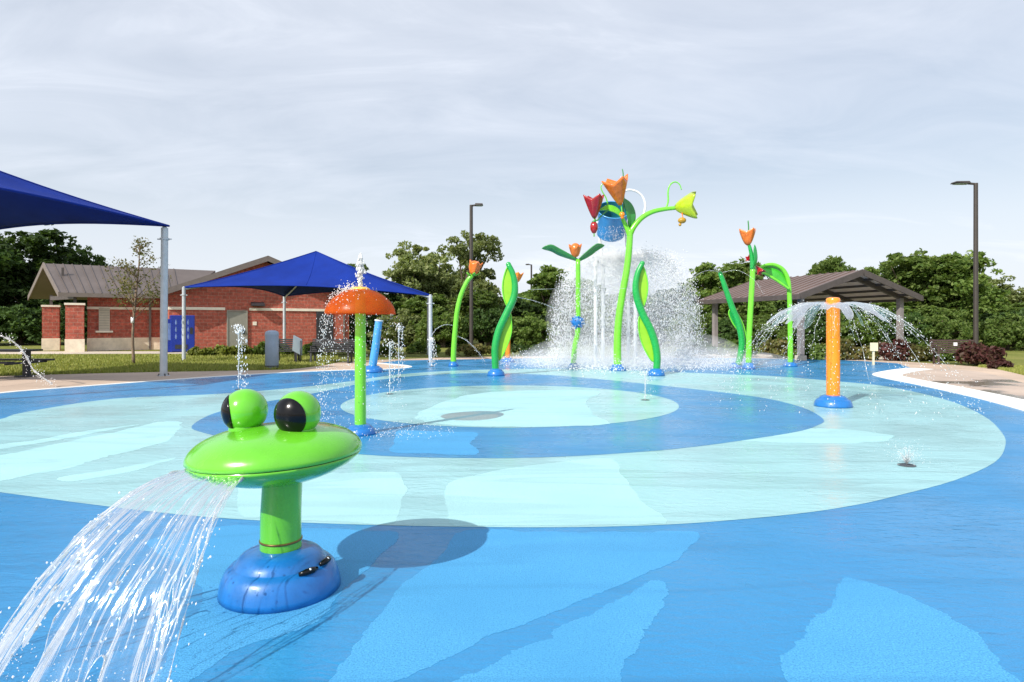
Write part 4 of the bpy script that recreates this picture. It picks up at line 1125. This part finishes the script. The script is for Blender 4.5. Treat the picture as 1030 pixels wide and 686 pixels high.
# --- two leaved flower with ball
def two_leaf():
    b = G(577, 371); b.z = .01; Y = b.y
    t = thing('flower_spray', 'green stem with two wide dark leaves, orange bud and blue ball', 'water feature', b)
    base_dome(t, b, .20, .19)
    pth = path_px([(576.6,368),(578,350),(581,335),(581.6,318),(581.5,290),(581.5,261)], Y)
    k = len(pth); m = MB(); m.tube(pth, [.09-.015*i/k for i in range(k)], 16); m.build('stem', M_lime, t)
    c = P(581,324,Y); m = MB(); m.ball(c, .2, 22); bl = m.build('ball', M_blue, t)
    m = MB()
    for i in range(22):
        z = 1-2*(i+.5)/22; a = i*2.4; d = Vector((math.sqrt(1-z*z)*math.cos(a), math.sqrt(1-z*z)*math.sin(a), z)); m.tube([c+d*.18, c+d*.25], [.03,.022], 8)
    m.build('nozzle', M_blue, bl, smooth='angle')
    tp = P(581.5,262,Y)
    for ex, ey, mx, my in ((545,249.8,563,250.5),(608,246.8,593,249)):
        m = MB(); pa = catmull([tp, P(mx,my+4,Y-.05), P((mx+ex)/2,(my+ey)/2,Y-.1), P(ex,ey,Y-.1)], 5); blade(m, pa, .17, (.1,.75,-.65), -.25); m.build('leaf', M_darkleaf, t, solid=.03)
    c = P(579,258.5,Y); m = MB(); tulip(m, c, (-.1,-.3,1), .2, .42, 5, .4); fl = m.build('flower', M_bud, t, solid=.03)
    m = MB(); m.ball(P(578.8,250.5,Y-.02), .175, 16, (1,1,1.15)); m.build('bud_core', M_bud, fl)
two_leaf()

# --- the tall flower tree
def tall_flower():
    b = G(621.5, 373); b.z = .01; Y = b.y
    t = thing('flower_tree', 'tallest green flower stem with red, orange and yellow tulips', 'water feature', b)
    base_dome(t, b, .27, .21)
    pth = path_px([(621.3,370),(621,352),(621.4,334),(623,316),(626,296),(630,274),(632.5,254),(633.5,240),(634,231)], Y)
    k = len(pth); m = MB(); m.tube(pth, [.125-.03*i/k for i in range(k)], 18)
    rb = path_px([(633,238),(637,229),(645,219.5),(655,213.5),(667,210.5),(681,209)], Y); k = len(rb); m.tube(rb, [.095-.035*i/k for i in range(k)], 14)
    lb = path_px([(634,238),(630.5,229),(627,222),(625.8,216)], Y); k = len(lb); m.tube(lb, [.09-.045*i/k for i in range(k)], 12)
    m.build('stem', M_lime, t)
    def tend(px, mat, Yd=0, r=.022):
        m = MB(); q = path_px(px, Y+Yd, 5); m.tube(q, [r*(1-.5*i/len(q)) for i in range(len(q))], 8); m.build('tendril', mat, t)
    tend([(669,211),(672,203),(672,193),(674,186),(679,183),(683.5,185.5),(685.5,191)], M_lime, 0, .03)
    tend([(627,216),(627.5,200),(627,185),(626.8,175),(626,170)], M_darkleaf, -.05, .03)
    tend([(612,208),(609.5,199),(606,193),(604.5,188),(607,184.5),(610,185.5)], M_lime, -.1)
    tend([(626,216),(624.5,206),(621,198)], M_lime, -.2)
    # leaves at the fork
    m = MB(); blade(m, catmull([P(630,226,Y-.1), P(622,214,Y-.2), P(612,209.5,Y-.3), P(602.5,211,Y-.35)], 5), .14, (.1,.6,.8), -.2); m.build('leaf', M_lime, t, solid=.03)
    m = MB(); blade(m, catmull([P(634,232,Y+.1), P(634.5,218,Y+.05), P(631,206,Y), P(626,198.5,Y-.05)], 5), .17, (.85,.4,.15), -.25); m.build('leaf', M_darkleaf, t, solid=.03)
    # yellow tulip facing right and down with its bead
    c = P(679,208.5,Y); m = MB(); tulip(m, c, (.90,-.30,.06), .47, .66, 4, .7, .78); m.build('yellow_tulip', M_yellow, t, solid=.03)
    m = MB(); m.tube([P(686,214,Y-.2), P(687,220,Y-.2), P(684,227,Y-.2)], .018, 8); m.build('bead_stalk', M_bud, t)
    m = MB(); m.ball(P(686,221.7,Y-.2), .12, 14, (1.1,1,.8)); m.ball(P(684,226,Y-.2), .05, 10); m.build('bead', paint_bead, t)
    # orange tulip at the top
    c = P(624,206,Y-.2); m = MB(); tulip(m, c, (-.26,-.25,1), .43, .86, 4, .9, .35); m.build('orange_tulip', M_bud, t, solid=.03)
    m = MB(); m.ball(P(625.7,216,Y-.25), .09, 12); m.ball(P(626,218.5,Y-.25), .06, 12); m.build('bead', M_orange, t)
    # red tulip with hanging berry
    c = P(598,219.5,Y-.4); m = MB(); tulip(m, c, (-.05,-.12,1), .33, .72, 4, .8, .4); m.build('red_tulip', M_red, t, solid=.03)
    m = MB(); m.tube(path_px([(598,219.5),(600,222),(606,216),(612,211)], Y-.4), .022, 8); m.build('tendril', M_darkleaf, t)
    m = MB(); m.tube([P(598,219,Y-.4), P(597.5,234,Y-.4), P(597.6,238,Y-.4)], .018, 8); m.build('berry_stalk', M_lime, t)
    m = MB(); m.lathe([(1e-6,-.2),(.06,-.18),(.11,-.08),(.125,.02),(.1,.12),(.05,.17),(1e-6,.18)], P(597.5,228.5,Y-.4), 18); m.build('berry', M_red, t)
    m = MB(); m.lathe([(.08,0),(.03,.05),(1e-6,.06)], P(597.5,223.5,Y-.4), 8); m.build('berry_leaf', M_darkleaf, t)
paint_bead = paint('amber_bead', (.50, .28, .03), .3, .2)
tall_flower()

# --- tipping bucket on its white tower
BY = 22.6; BC = P(617, 211, BY)
def bucket_tower():
    t = thing('bucket_tower', 'blue tipping bucket on four white legs behind the tall flower', 'water feature', (BC.x, BY+.4, .01))
    tl = R(42); M = Matrix.Rotation(tl, 3, 'X')       # mouth tips towards the viewer
    r0, r1, Lb = .50, .57, 1.08
    m = MB(); m.lathe([(r0*.9,-Lb),(r0,-Lb+.05),(r0*1.03,-Lb*.55),(r1*.97,-.08),(r1,0)], BC, 36, M); m.f = [f for f in m.f if not (len(f) > 4 and max(f) > 36*4)]
    bk = m.build('bucket', M_bucket, t, smooth='angle')
    m = MB(); m.lathe([(r1-.03,-.005),(r0*.98,-Lb*.5),(r0*.9,-Lb+.08),(1e-5,-Lb+.09)], BC, 36, M); m.f = [f for f in m.f if len(f) == 4]; m.build('bucket_lining', M_bucket_in, bk)
    m = MB(); rim = [BC+M @ Vector((r1*math.cos(a*math.pi/24), r1*math.sin(a*math.pi/24), 0)) for a in range(49)]; m.tube(rim, .018, 8, False); m.build('rim', M_sky, bk)
    piv = BC+M @ Vector((0,0,-Lb*.5))
    m = MB(); m.tube([piv+Vector((-.60,0,0)), piv+Vector((.62,0,0))], .04, 10); m.build('axle', M_white, t)
    LT = 3.7
    legs = [((599, BY-.5)), (606.5, BY+.9), (639, BY-.5), (632, BY+.9)]
    for px, Y in legs:
        x = (px-CX)/F*Y; m = MB(); m.tube([(x,Y,.0),(x,Y,LT)], .065, 12); l = m.build('leg', M_white, t, smooth='angle')
        m = MB(); m.lathe([(.17,0),(.17,.03),(.08,.05)], (x,Y,.005), 16); m.build('foot_plate', M_white, l, smooth='angle')
    m = MB()
    for (p1,y1),(p2,y2) in ((legs[0],legs[1]),(legs[2],legs[3]),(legs[1],legs[3])):
        m.bar(((p1-CX)/F*y1,y1,LT), ((p2-CX)/F*y2,y2,LT), .08, .08)
    for px, Y in legs[1::2]: m.tube([((px-CX)/F*Y,Y,LT), (piv.x+(-.5 if px < 620 else .5), piv.y+.1, piv.z)], .05, 8)
    m.build('crossbar', M_white, t, smooth=False)
    m = MB(); m.tube(path_px([(640,226),(646,219),(649,208),(647,199),(641,193),(633,191),(627,193),(622,198)], BY+.3), .04, 10); m.build('fill_pipe', M_white, t)
bucket_tower()

def bucket_spray():
    base = P(627, 260, 22.3); g = .02
    fl = {}
    def shell():
        a = random.uniform(0, 6.283); s = 7.3*(1-abs(random.gauss(0,.16))) if random.random() < .62 else random.uniform(.3,7)
        s *= 1+.16*noise.noise(Vector((math.cos(a)*2.2, math.sin(a)*2.2, 3.0)))
        vz = random.gauss(2.3,.8)*(.55+.45*s/7.3); t = random.uniform(0.03,1.5)**1.1; kd = 2.5
        e = (1-math.exp(-kd*t))/kd; vt = 4.6                     # drops slowed by the air
        x = math.cos(a)*s*e; y = math.sin(a)*s*e*.85
        z = base.z-.12+vz*e-vt*(t-(1-math.exp(-GR/vt*t))*vt/GR)
        if z < .02: return None
        n = noise.noise(Vector((x*1.1, y*1.1, z*.8+7)))+.5*noise.noise(Vector((x*3, y*3, z*2.2)))
        if n < random.uniform(-.8,.35): return None
        d = math.exp(-kd*t)
        return Vector((base.x+x, base.y+y, z)), Vector((math.cos(a)*s*d, math.sin(a)*s*d, vz*d-vt*(1-math.exp(-GR/vt*t))))
    drops('water_spray', shell, 44000, (.005,.0155), 'wide dome of white spray falling from the tipping bucket')
    def drip():
        z = random.uniform(2.6, 4.9); x = random.gauss(0,.34); return Vector((BC.x+x+.03, BY-.55+random.gauss(0,.14), z)), Vector((0,0,1))
    drops('water_spray', drip, 1200, (.004,.010), 'drizzle running off the lip of the tipping bucket')
    def foam():
        a = random.uniform(0,6.283); q = random.gauss(2.9,.75); return Vector((base.x+math.cos(a)*q, base.y+math.sin(a)*q, abs(random.gauss(0,.22))+.02)), None
    drops('water_spray', foam, 5000, (.008,.022), 'low splash drops around the foot of the bucket tower')
bucket_spray()
# fine mist hanging over the landing water
def mist_mat(den):
    m, nt, b, o = new_mat('mist'); nt.nodes.remove(b)
    v = nt.nodes.new('ShaderNodeVolumePrincipled'); v.inputs['Color'].default_value = (.98,.98,1,1); v.inputs['Density'].default_value = den; v.inputs['Anisotropy'].default_value = -.35
    nt.links.new(v.outputs[0], o.inputs['Volume']); return m
for (px, Y, z, sx, sy, sz, den, lb) in ((646, 22.4, .20, 5.2, 3.2, .55, .085, 'low white mist lying widest over the landing water'), (600, 21.6, .25, 2.6, 1.9, .9, .13, 'white mist left of the tall flower foot'), (678, 22.0, .3, 2.5, 1.9, .95, .10, 'white mist behind the right curled leaf spray'), (626, 22.4, 1.7, 2.75, 2.2, 2.35, .085, 'soft mist dome under the tipping bucket')):
    m = MB(); m.ball(((px-CX)/F*Y, Y, z), 1.0, 32, (sx,sy,sz)); o = m.build('mist', mist_mat(den)); tag(o, lb, 'mist', kind='stuff')
    for v in o.data.vertices:
        w = v.co.z+o.location.z
        if w < .03: v.co.z = .03-o.location.z

# --- tulip post and leaf arch
def tulip_post():
    b = G(753, 371); b.z = .01; Y = b.y
    t = thing('flower_spray', 'tall straight lime post topped with an orange tulip', 'water feature', b)
    base_dome(t, b, .22, .2)
    pth = path_px([(753,368),(753.5,340),(755,310),(756.5,285),(757.2,270)], Y); k = len(pth); m = MB(); m.tube(pth, [.095-.01*i/k for i in range(k)], 16); m.build('stem', M_lime, t)
    pth = path_px([(757.2,271),(756.5,260),(754.5,250),(752.5,244)], Y); m = MB(); m.tube(pth, [.088-.003*i for i in range(len(pth))], 14); m.build('neck', M_green, t)
    c = P(752.3,246.5,Y); m = MB(); tulip(m, c, (-.05,-.05,1), .28, .54, 4, .6, .3); m.build('tulip', M_bud, t, solid=.03)
    m = MB(); q = path_px([(752.5,240),(753,230),(752.5,222)], Y); m.tube(q, .022, 8); m.build('tendril', M_darkleaf, t)
    m = MB(); blade(m, catmull([P(757,272,Y-.05), P(760,262,Y-.1), P(759.5,252,Y-.1), P(759,246,Y-.1)], 4), .09, (.8,.5,.2)); m.build('leaf', M_green, t, solid=.02)
    m = MB(); tulip(m, P(761,268,Y+.2), (.3,-.3,-.6), .14, .3, 4); tulip(m, P(757.5,262,Y+.25), (-.8,-.3,.3), .1, .26, 4); m.build('small_flower', M_red, t, solid=.02)
tulip_post()
def arch():
    b = G(795, 368.5); b.z = .01; Y = b.y
    t = thing('leaf_arch', 'lime post with a broad arched leaf reaching to the tulip post', 'water feature', b)
    base_dome(t, b, .24, .14)
    pth = path_px([(795,367),(795,340),(794.5,315),(794,296),(793,283),(790,274.5),(785,269),(777,266),(768,267.5),(760,272.5)], Y)
    k = len(pth); m = MB(); m.tube(pth, [.092-.04*i/k for i in range(k)], 16); m.build('post', M_lime, t)
    lo = path_px([(794,291),(787,286),(778,280),(769,275),(760,272.5)], Y-.15); m = MB(); m.tube(lo, .045, 12); m.build('arm', M_lime, t)
    # curved leaf between the arch and the arm
    up = path_px([(794,292),(793,283),(790,275),(785,269.5),(777,266.5),(768,268),(760,272.5)], Y+.25, 5); lw = catmull([P(794,292,Y-.15), P(791,289,Y-.15), P(787,286,Y-.15), P(782.5,283,Y-.15), P(778,280,Y-.15), P(769,275,Y-.15), P(760,272.5,Y-.15)], 5)
    rows = [[a.lerp(c, s/6)+Vector((0,0,.10*math.sin(math.pi*s/6))) for s in range(7)] for a, c in zip(up, lw)]
    m = MB(); m.grid(rows); m.build('leaf', M_leafarch, t, solid=.03)
M_leafarch = paint('arch_leaf_paint', (.05, .42, .03), .3, .12, .3)
arch()

# --- orange post behind the left leaf spray
def orange_back():
    b = G(511, 364); b.z = .01; Y = b.y
    t = thing('spray_post', 'slim orange spray post half hidden by the left curled leaf', 'water feature', b)
    base_dome(t, b, .26, .16)
    pth = path_px([(511,362),(511,340),(512,310),(515,290),(519.5,279)], Y); m = MB(); m.tube(pth, .1, 14); m.build('post', M_orange, t)
    m = MB(); tulip(m, P(519.5,284,Y), (.15,-.1,1), .2, .42, 4, .5); m.build('flower', M_orange, t, solid=.03)
orange_back()

# --- orange post with water dome
OP = G(838, 409); OP.z = .008
def orange_post():
    b = OP; t = thing('spray_post', 'thick orange post throwing a dome of water from its top', 'water feature', b)
    base_dome(t, b, .315, .2)
    m = MB(); m.tube([b+Vector((0,0,.15)), b+Vector((0,0,1.0)), b+Vector((0,0,1.9))], .112, 28, True); m.build('post', M_orange, t, smooth='angle')
    m = MB(); m.lathe([(.114,1.86),(.116,1.87),(.116,1.90),(.10,1.925),(.06,1.935),(1e-6,1.937)], b, 28); m.build('cap', M_orange, t, smooth='angle')
    nj = 22; jets = []
    rnd = random.Random(4)
    for i in range(nj):
        a = 2*math.pi*(i+rnd.uniform(-.2,.2))/nj; jets.append((a, rnd.uniform(2.5,3.2), rnd.uniform(.55,1.05)))
    def pos(a, v, vz, tt): return b+Vector((math.cos(a)*(.1+v*tt), math.sin(a)*(.1+v*tt), 1.80+vz*tt-.5*GR*tt*tt))
    wt = thing('water_dome', 'umbrella of clear water arching out from the orange post', 'water', b)
    rows = []; na, nr = 260, 46; keep = MB()
    for i in range(nr+1):
        tt = .40*i/nr; row = []
        for k in range(na+1):
            a = 2*math.pi*k/na; v = 2.85+.35*noise.noise(Vector((math.cos(a)*3, math.sin(a)*3, 0))); vz = .8+.3*noise.noise(Vector((math.cos(a)*3, math.sin(a)*3, 5)))
            row.append(pos(a, v, vz, tt)+Vector((0,0,.02*noise.noise(Vector((math.cos(a)*5, math.sin(a)*5, tt*5))))))
        rows.append(row)
    keep.grid(rows); ff = []
    for f in keep.f:
        a = 2*math.pi*(f[0] % (na+1))/na; u = (f[0]//(na+1))/nr
        h = noise.noise(Vector((math.cos(a)*4.2, math.sin(a)*4.2, u*.8)))+.45*noise.noise(Vector((math.cos(a)*11, math.sin(a)*11, u*1.6)))
        if h < .75-1.25*u: ff.append(f)
    keep.f = ff; bd = smooth_rim(keep.v, ff, na)
    rim = MB()
    for a, b_ in bd:
        if min(a, b_) > na and (keep.v[a]-keep.v[b_]).length > 1e-5: rim.tube([keep.v[a], keep.v[b_]], [.0012+.004*max(0, .3+noise.noise(keep.v[x]*14)) for x in (a, b_)], 5, False)
    rim.build('water_rim', M_rope, wt)
    set_uv(keep.build('water_sheet', M_water, wt), [(k/na*6, i/nr) for i in range(nr+1) for k in range(na+1)])
    m = MB()
    for a, v, vz in jets:
        n = 22; te = rnd.uniform(.38,.62); ph = rnd.uniform(0,90)
        pts = [pos(a+.02*noise.noise(Vector((ph, i*.4, 0))), v, vz, te*i/(n-1)) for i in range(n)]
        m.tube(pts, [max(.0012, .0065*(1-.6*i/n)*max(.15, .6+1.1*noise.noise(Vector((ph, i*.7, 3))))) for i in range(n)], 6)
    m.build('water_rope', M_rope, wt)
    d = MB()
    for q in range(2600):
        a, v, vz = rnd.choice(jets); tt = rnd.uniform(.16,.78); a += rnd.gauss(0,.05); v *= 1+rnd.gauss(0,.05)
        p = pos(a, v, vz, tt)+Vector((rnd.gauss(0,.02), rnd.gauss(0,.02), rnd.gauss(0,.03)))
        if p.z < .03: continue
        d.octa(p, rnd.uniform(.0025,.0075), Vector((math.cos(a)*v, math.sin(a)*v, vz-GR*tt)).normalized())
    o = d.build('droplet', M_drop, wt); o['kind'] = 'stuff'
orange_post()

# --- ground jets
def ground_jet(px, py, hgt, kind, label, z=.008, group='jets rising from the pad floor', nd=160, rr=(.003,.008)):
    b = G(px, py); b.z = z
    t = thing('ground_jet', label, 'water jet', b, group)
    m = MB(); m.lathe([(.085,0),(.085,.006),(.06,.01),(.055,.004),(1e-6,.003)], b, 24); m.build('nozzle', M_steel, t, smooth='angle')
    rnd = random.Random(int(px)); d = MB(); c = MB()
    if kind == 'fan':
        for q in range(60):
            a = rnd.uniform(0,6.28); s = rnd.uniform(.2,.75); vz = rnd.uniform(.9,2.0); n = 8; te = vz/GR*rnd.uniform(.6,1.3)
            c.tube([b+Vector((math.cos(a)*s*te*i/7, math.sin(a)*s*te*i/7, .01+vz*te*i/7-.5*GR*(te*i/7)**2)) for i in range(n)], [.0028*(1-.8*i/7) for i in range(n)], 5)
        for q in range(nd*2):
            a = rnd.uniform(0,6.28); s = rnd.uniform(.2,1.0); vz = rnd.uniform(1.0,2.3); tt = rnd.uniform(.05, 2*vz/GR*.95)
            d.octa(b+Vector((math.cos(a)*s*tt, math.sin(a)*s*tt, .015+vz*tt-.5*GR*tt*tt)), rnd.uniform(.0015,.004))
    else:
        n = 20; c.tube([b+Vector((.01*noise.noise(Vector((px,i*.5,0))), .01*noise.noise(Vector((px,i*.5,4))), hgt*.92*i/(n-1))) for i in range(n)], [.013*(.7+.7*abs(noise.noise(Vector((px,i*.8,7)))))*(1+.5*i/n) for i in range(n)], 8)
        for q in range(nd):
            h = rnd.random(); w = .02+.07*rnd.random()
            if q % 3 == 0: p = b+Vector((rnd.gauss(0,.05), rnd.gauss(0,.05), hgt*(.86+.14*rnd.random())))
            else: p = b+Vector((rnd.gauss(.02,.05)*(1.4-h*.6)+.05, rnd.gauss(0,.06), hgt*h*.97+.01))
            d.octa(p, rnd.uniform(*rr), Vector((0,0,1)))
    c.build('water_column', M_rope, t); o = d.build('droplet', M_drop, t); o['kind'] = 'stuff'
ground_jet(912, 469, .25, 'fan', 'small fan of spray rising on the right of the pale ring')
ground_jet(240, 392, 1.45, 'col', 'tall thin jet rising behind the left frog eye', nd=220, rr=(.006,.016), z=.006)
ground_jet(392, 397, 1.15, 'col', 'thin jet rising on the far edge of the pale disc', nd=120, rr=(.005,.012), z=.0115)
ground_jet(401, 380, 1.5, 'col', 'jet rising right of the light blue leaning post', nd=160, rr=(.006,.015), z=.01)
ground_jet(649, 403, .55, 'col', 'short thin jet near the foot of the right curled leaf spray', nd=50, rr=(.004,.008), z=.01)
ground_jet(434, 369, 1.0, 'col', 'misty jet in front of the right canopy pole', nd=160, rr=(.008,.018), z=.01)

def arc(name, pts, r, label, nd=60, rr=(.004,.010), rope=True, spread=.03):
    q = catmull(pts, 10); m = MB(); rnd = random.Random(len(label)); n = len(q)
    t = thing(name, label, 'water jet', (q[-1].x, q[-1].y, 0))
    if rope: m.tube(q, [max(.0012, r*(.6+.9*noise.noise(Vector((i*.35, len(label), 0))))) for i in range(n)], 6); m.build('water_rope', M_rope, t)
    d = MB()
    for k in range(nd):
        f = rnd.random(); p = q[min(int(f*n), n-1)]; s = spread*(.3+f)
        d.octa(p+Vector((rnd.gauss(0,s), rnd.gauss(0,s), rnd.gauss(0,s))), rnd.uniform(*rr))
    o = d.build('droplet', M_drop, t); o['kind'] = 'stuff'
YL = 14.6
arc('water_arc', [f2+Vector((.2,0,1.6)), P(-35,327,15.1), P(0,337.5,YL), P(15,345,YL), P(26,358,YL), P(33,371,YL), P(42,379,YL), P(52,386,YL)], .03, 'thick arc of water falling at the left edge of the pad', 260, (.006,.016), True, .07)
arc('water_arc', [P(517,298,18.1), P(545,305,18.6), P(575,318,19.2), P(598,332,19.8)], .009, 'thin jet shooting right from the left curled leaf', 60)
arc('water_arc', [P(639,290,18.1), P(600,290,18.6), P(560,290.5,19), P(520,291.5,19)], .007, 'level thin jet crossing between the two curled leaves', 40)
arc('water_arc', [P(459,328,22.3), P(449,326.5,22.2), P(440,330,22.2), P(434,338,22.2), P(430,350,22.2)], .014, 'small arc falling left of the bent bud stem', 50)
arc('water_arc', [P(460,338,22.3), P(470,343,22.2), P(480,353,22.2), P(488,364,22.2)], .014, 'small arc falling right of the bent bud stem', 80, (.005,.012))
arc('water_arc', [P(725,274,21.3), P(712,272,21), P(699,278,20.8), P(690,290,20.6)], .009, 'thin jet thrown left from the slim leaning leaf', 40)
arc('water_arc', [P(726,274,21.3), P(742,272,21), P(758,281,20.8), P(768,296,20.6)], .008, 'thin jet thrown right from the slim leaning leaf', 40)
arc('water_arc', [P(578,324,21.2), P(570,335,21), P(564,348,20.9), P(560,364,20.8)], .012, 'jet falling left from the blue ball', 180, (.006,.014), True, .10)
arc('water_arc', [P(585,322,21.2), P(594,330,21), P(600,345,20.9), P(604,364,20.8)], .012, 'jet falling right from the blue ball', 120, (.006,.014), True, .10)

# ------------------------------------------------------------------ light, sky, camera
el, az = R(37), Vector((.64, .768, 0)).normalized()
ldir = Vector((az.x*math.cos(el), az.y*math.cos(el), -math.sin(el)))
sun = bpy.data.lights.new('sun', 'SUN'); sun.energy = 4.8; sun.angle = R(.53); sun.color = (1, .94, .85)
so = bpy.data.objects.new('sun', sun); COL.objects.link(so); so.rotation_euler = ldir.to_track_quat('-Z', 'Y').to_euler()
w = bpy.data.worlds.new('World'); sc.world = w; w.use_nodes = True; nt = w.node_tree
bg = nt.nodes['Background']; bg.inputs[1].default_value = .10
sky = nt.nodes.new('ShaderNodeTexSky'); sky.sky_type = 'NISHITA'; sky.sun_disc = False; sky.sun_elevation = el
sky.sun_rotation = math.atan2(-az.x, -az.y); sky.dust_density = 2.0; sky.air_density = 1.2; sky.ozone_density = 1.5
tc = nt.nodes.new('ShaderNodeTexCoord'); sp = nt.nodes.new('ShaderNodeSeparateXYZ'); nt.links.new(tc.outputs['Generated'], sp.inputs[0])
za = N(nt, 'ShaderNodeMath', operation='ADD'); za.inputs[1].default_value = .22; nt.links.new(sp.outputs[2], za.inputs[0])
zc = N(nt, 'ShaderNodeMath', operation='MAXIMUM'); zc.inputs[1].default_value = .05; nt.links.new(za.outputs[0], zc.inputs[0])
dx = N(nt, 'ShaderNodeMath', operation='DIVIDE'); nt.links.new(sp.outputs[0], dx.inputs[0]); nt.links.new(zc.outputs[0], dx.inputs[1])
dy = N(nt, 'ShaderNodeMath', operation='DIVIDE'); nt.links.new(sp.outputs[1], dy.inputs[0]); nt.links.new(zc.outputs[0], dy.inputs[1])
cb = nt.nodes.new('ShaderNodeCombineXYZ'); nt.links.new(dx.outputs[0], cb.inputs[0]); nt.links.new(dy.outputs[0], cb.inputs[1])
mp = nt.nodes.new('ShaderNodeMapping'); mp.inputs['Rotation'].default_value = (0,0,R(-24)); mp.inputs['Scale'].default_value = (.55, 1.25, 1); mp.inputs['Location'].default_value = (.35, .2, 0)
nt.links.new(cb.outputs[0], mp.inputs[0])
c1 = noise_tex(nt, mp.outputs[0], .6, 6, .5, .5)
c2 = noise_tex(nt, mp.outputs[0], 2.6, 6, .62, .9)
cm = mix(nt, c1, c2, .3)
fac = ramp(nt, cm, [(.34, .40), (.50, .67), (.60, .98)])
hz = ramp(nt, sp.outputs[2], [(.0, .86), (.14, .66), (.40, .0)])
mx = N(nt, 'ShaderNodeMath', operation='MAXIMUM'); nt.links.new(fac, mx.inputs[0]); nt.links.new(hz, mx.inputs[1])
col = mix(nt, sky.outputs[0], (8.15, 8.6, 9.5), mx.outputs[0])
nt.links.new(col, bg.inputs[0])
cd = bpy.data.cameras.new('camera'); co = bpy.data.objects.new('camera', cd); COL.objects.link(co)
co.location = (0,0,H); co.rotation_euler = (R(90),0,0)
cd.sensor_width = 36; cd.lens = 36*F/1030; cd.shift_y = -(343-HY)/1030; cd.clip_end = 5000; cd.clip_start = .05
sc.camera = co
sc.view_settings.view_transform = 'Standard'; sc.view_settings.look = 'None'; sc.view_settings.exposure = .25; sc.view_settings.gamma = 1
sc.render.engine = 'CYCLES'; sc.cycles.max_bounces = 8; sc.cycles.transparent_max_bounces = 24; sc.cycles.use_denoising = True
sc.cycles.volume_step_rate = 4; sc.cycles.volume_bounces = 2
for o in bpy.data.objects:
    if '_o' in o: del o['_o']
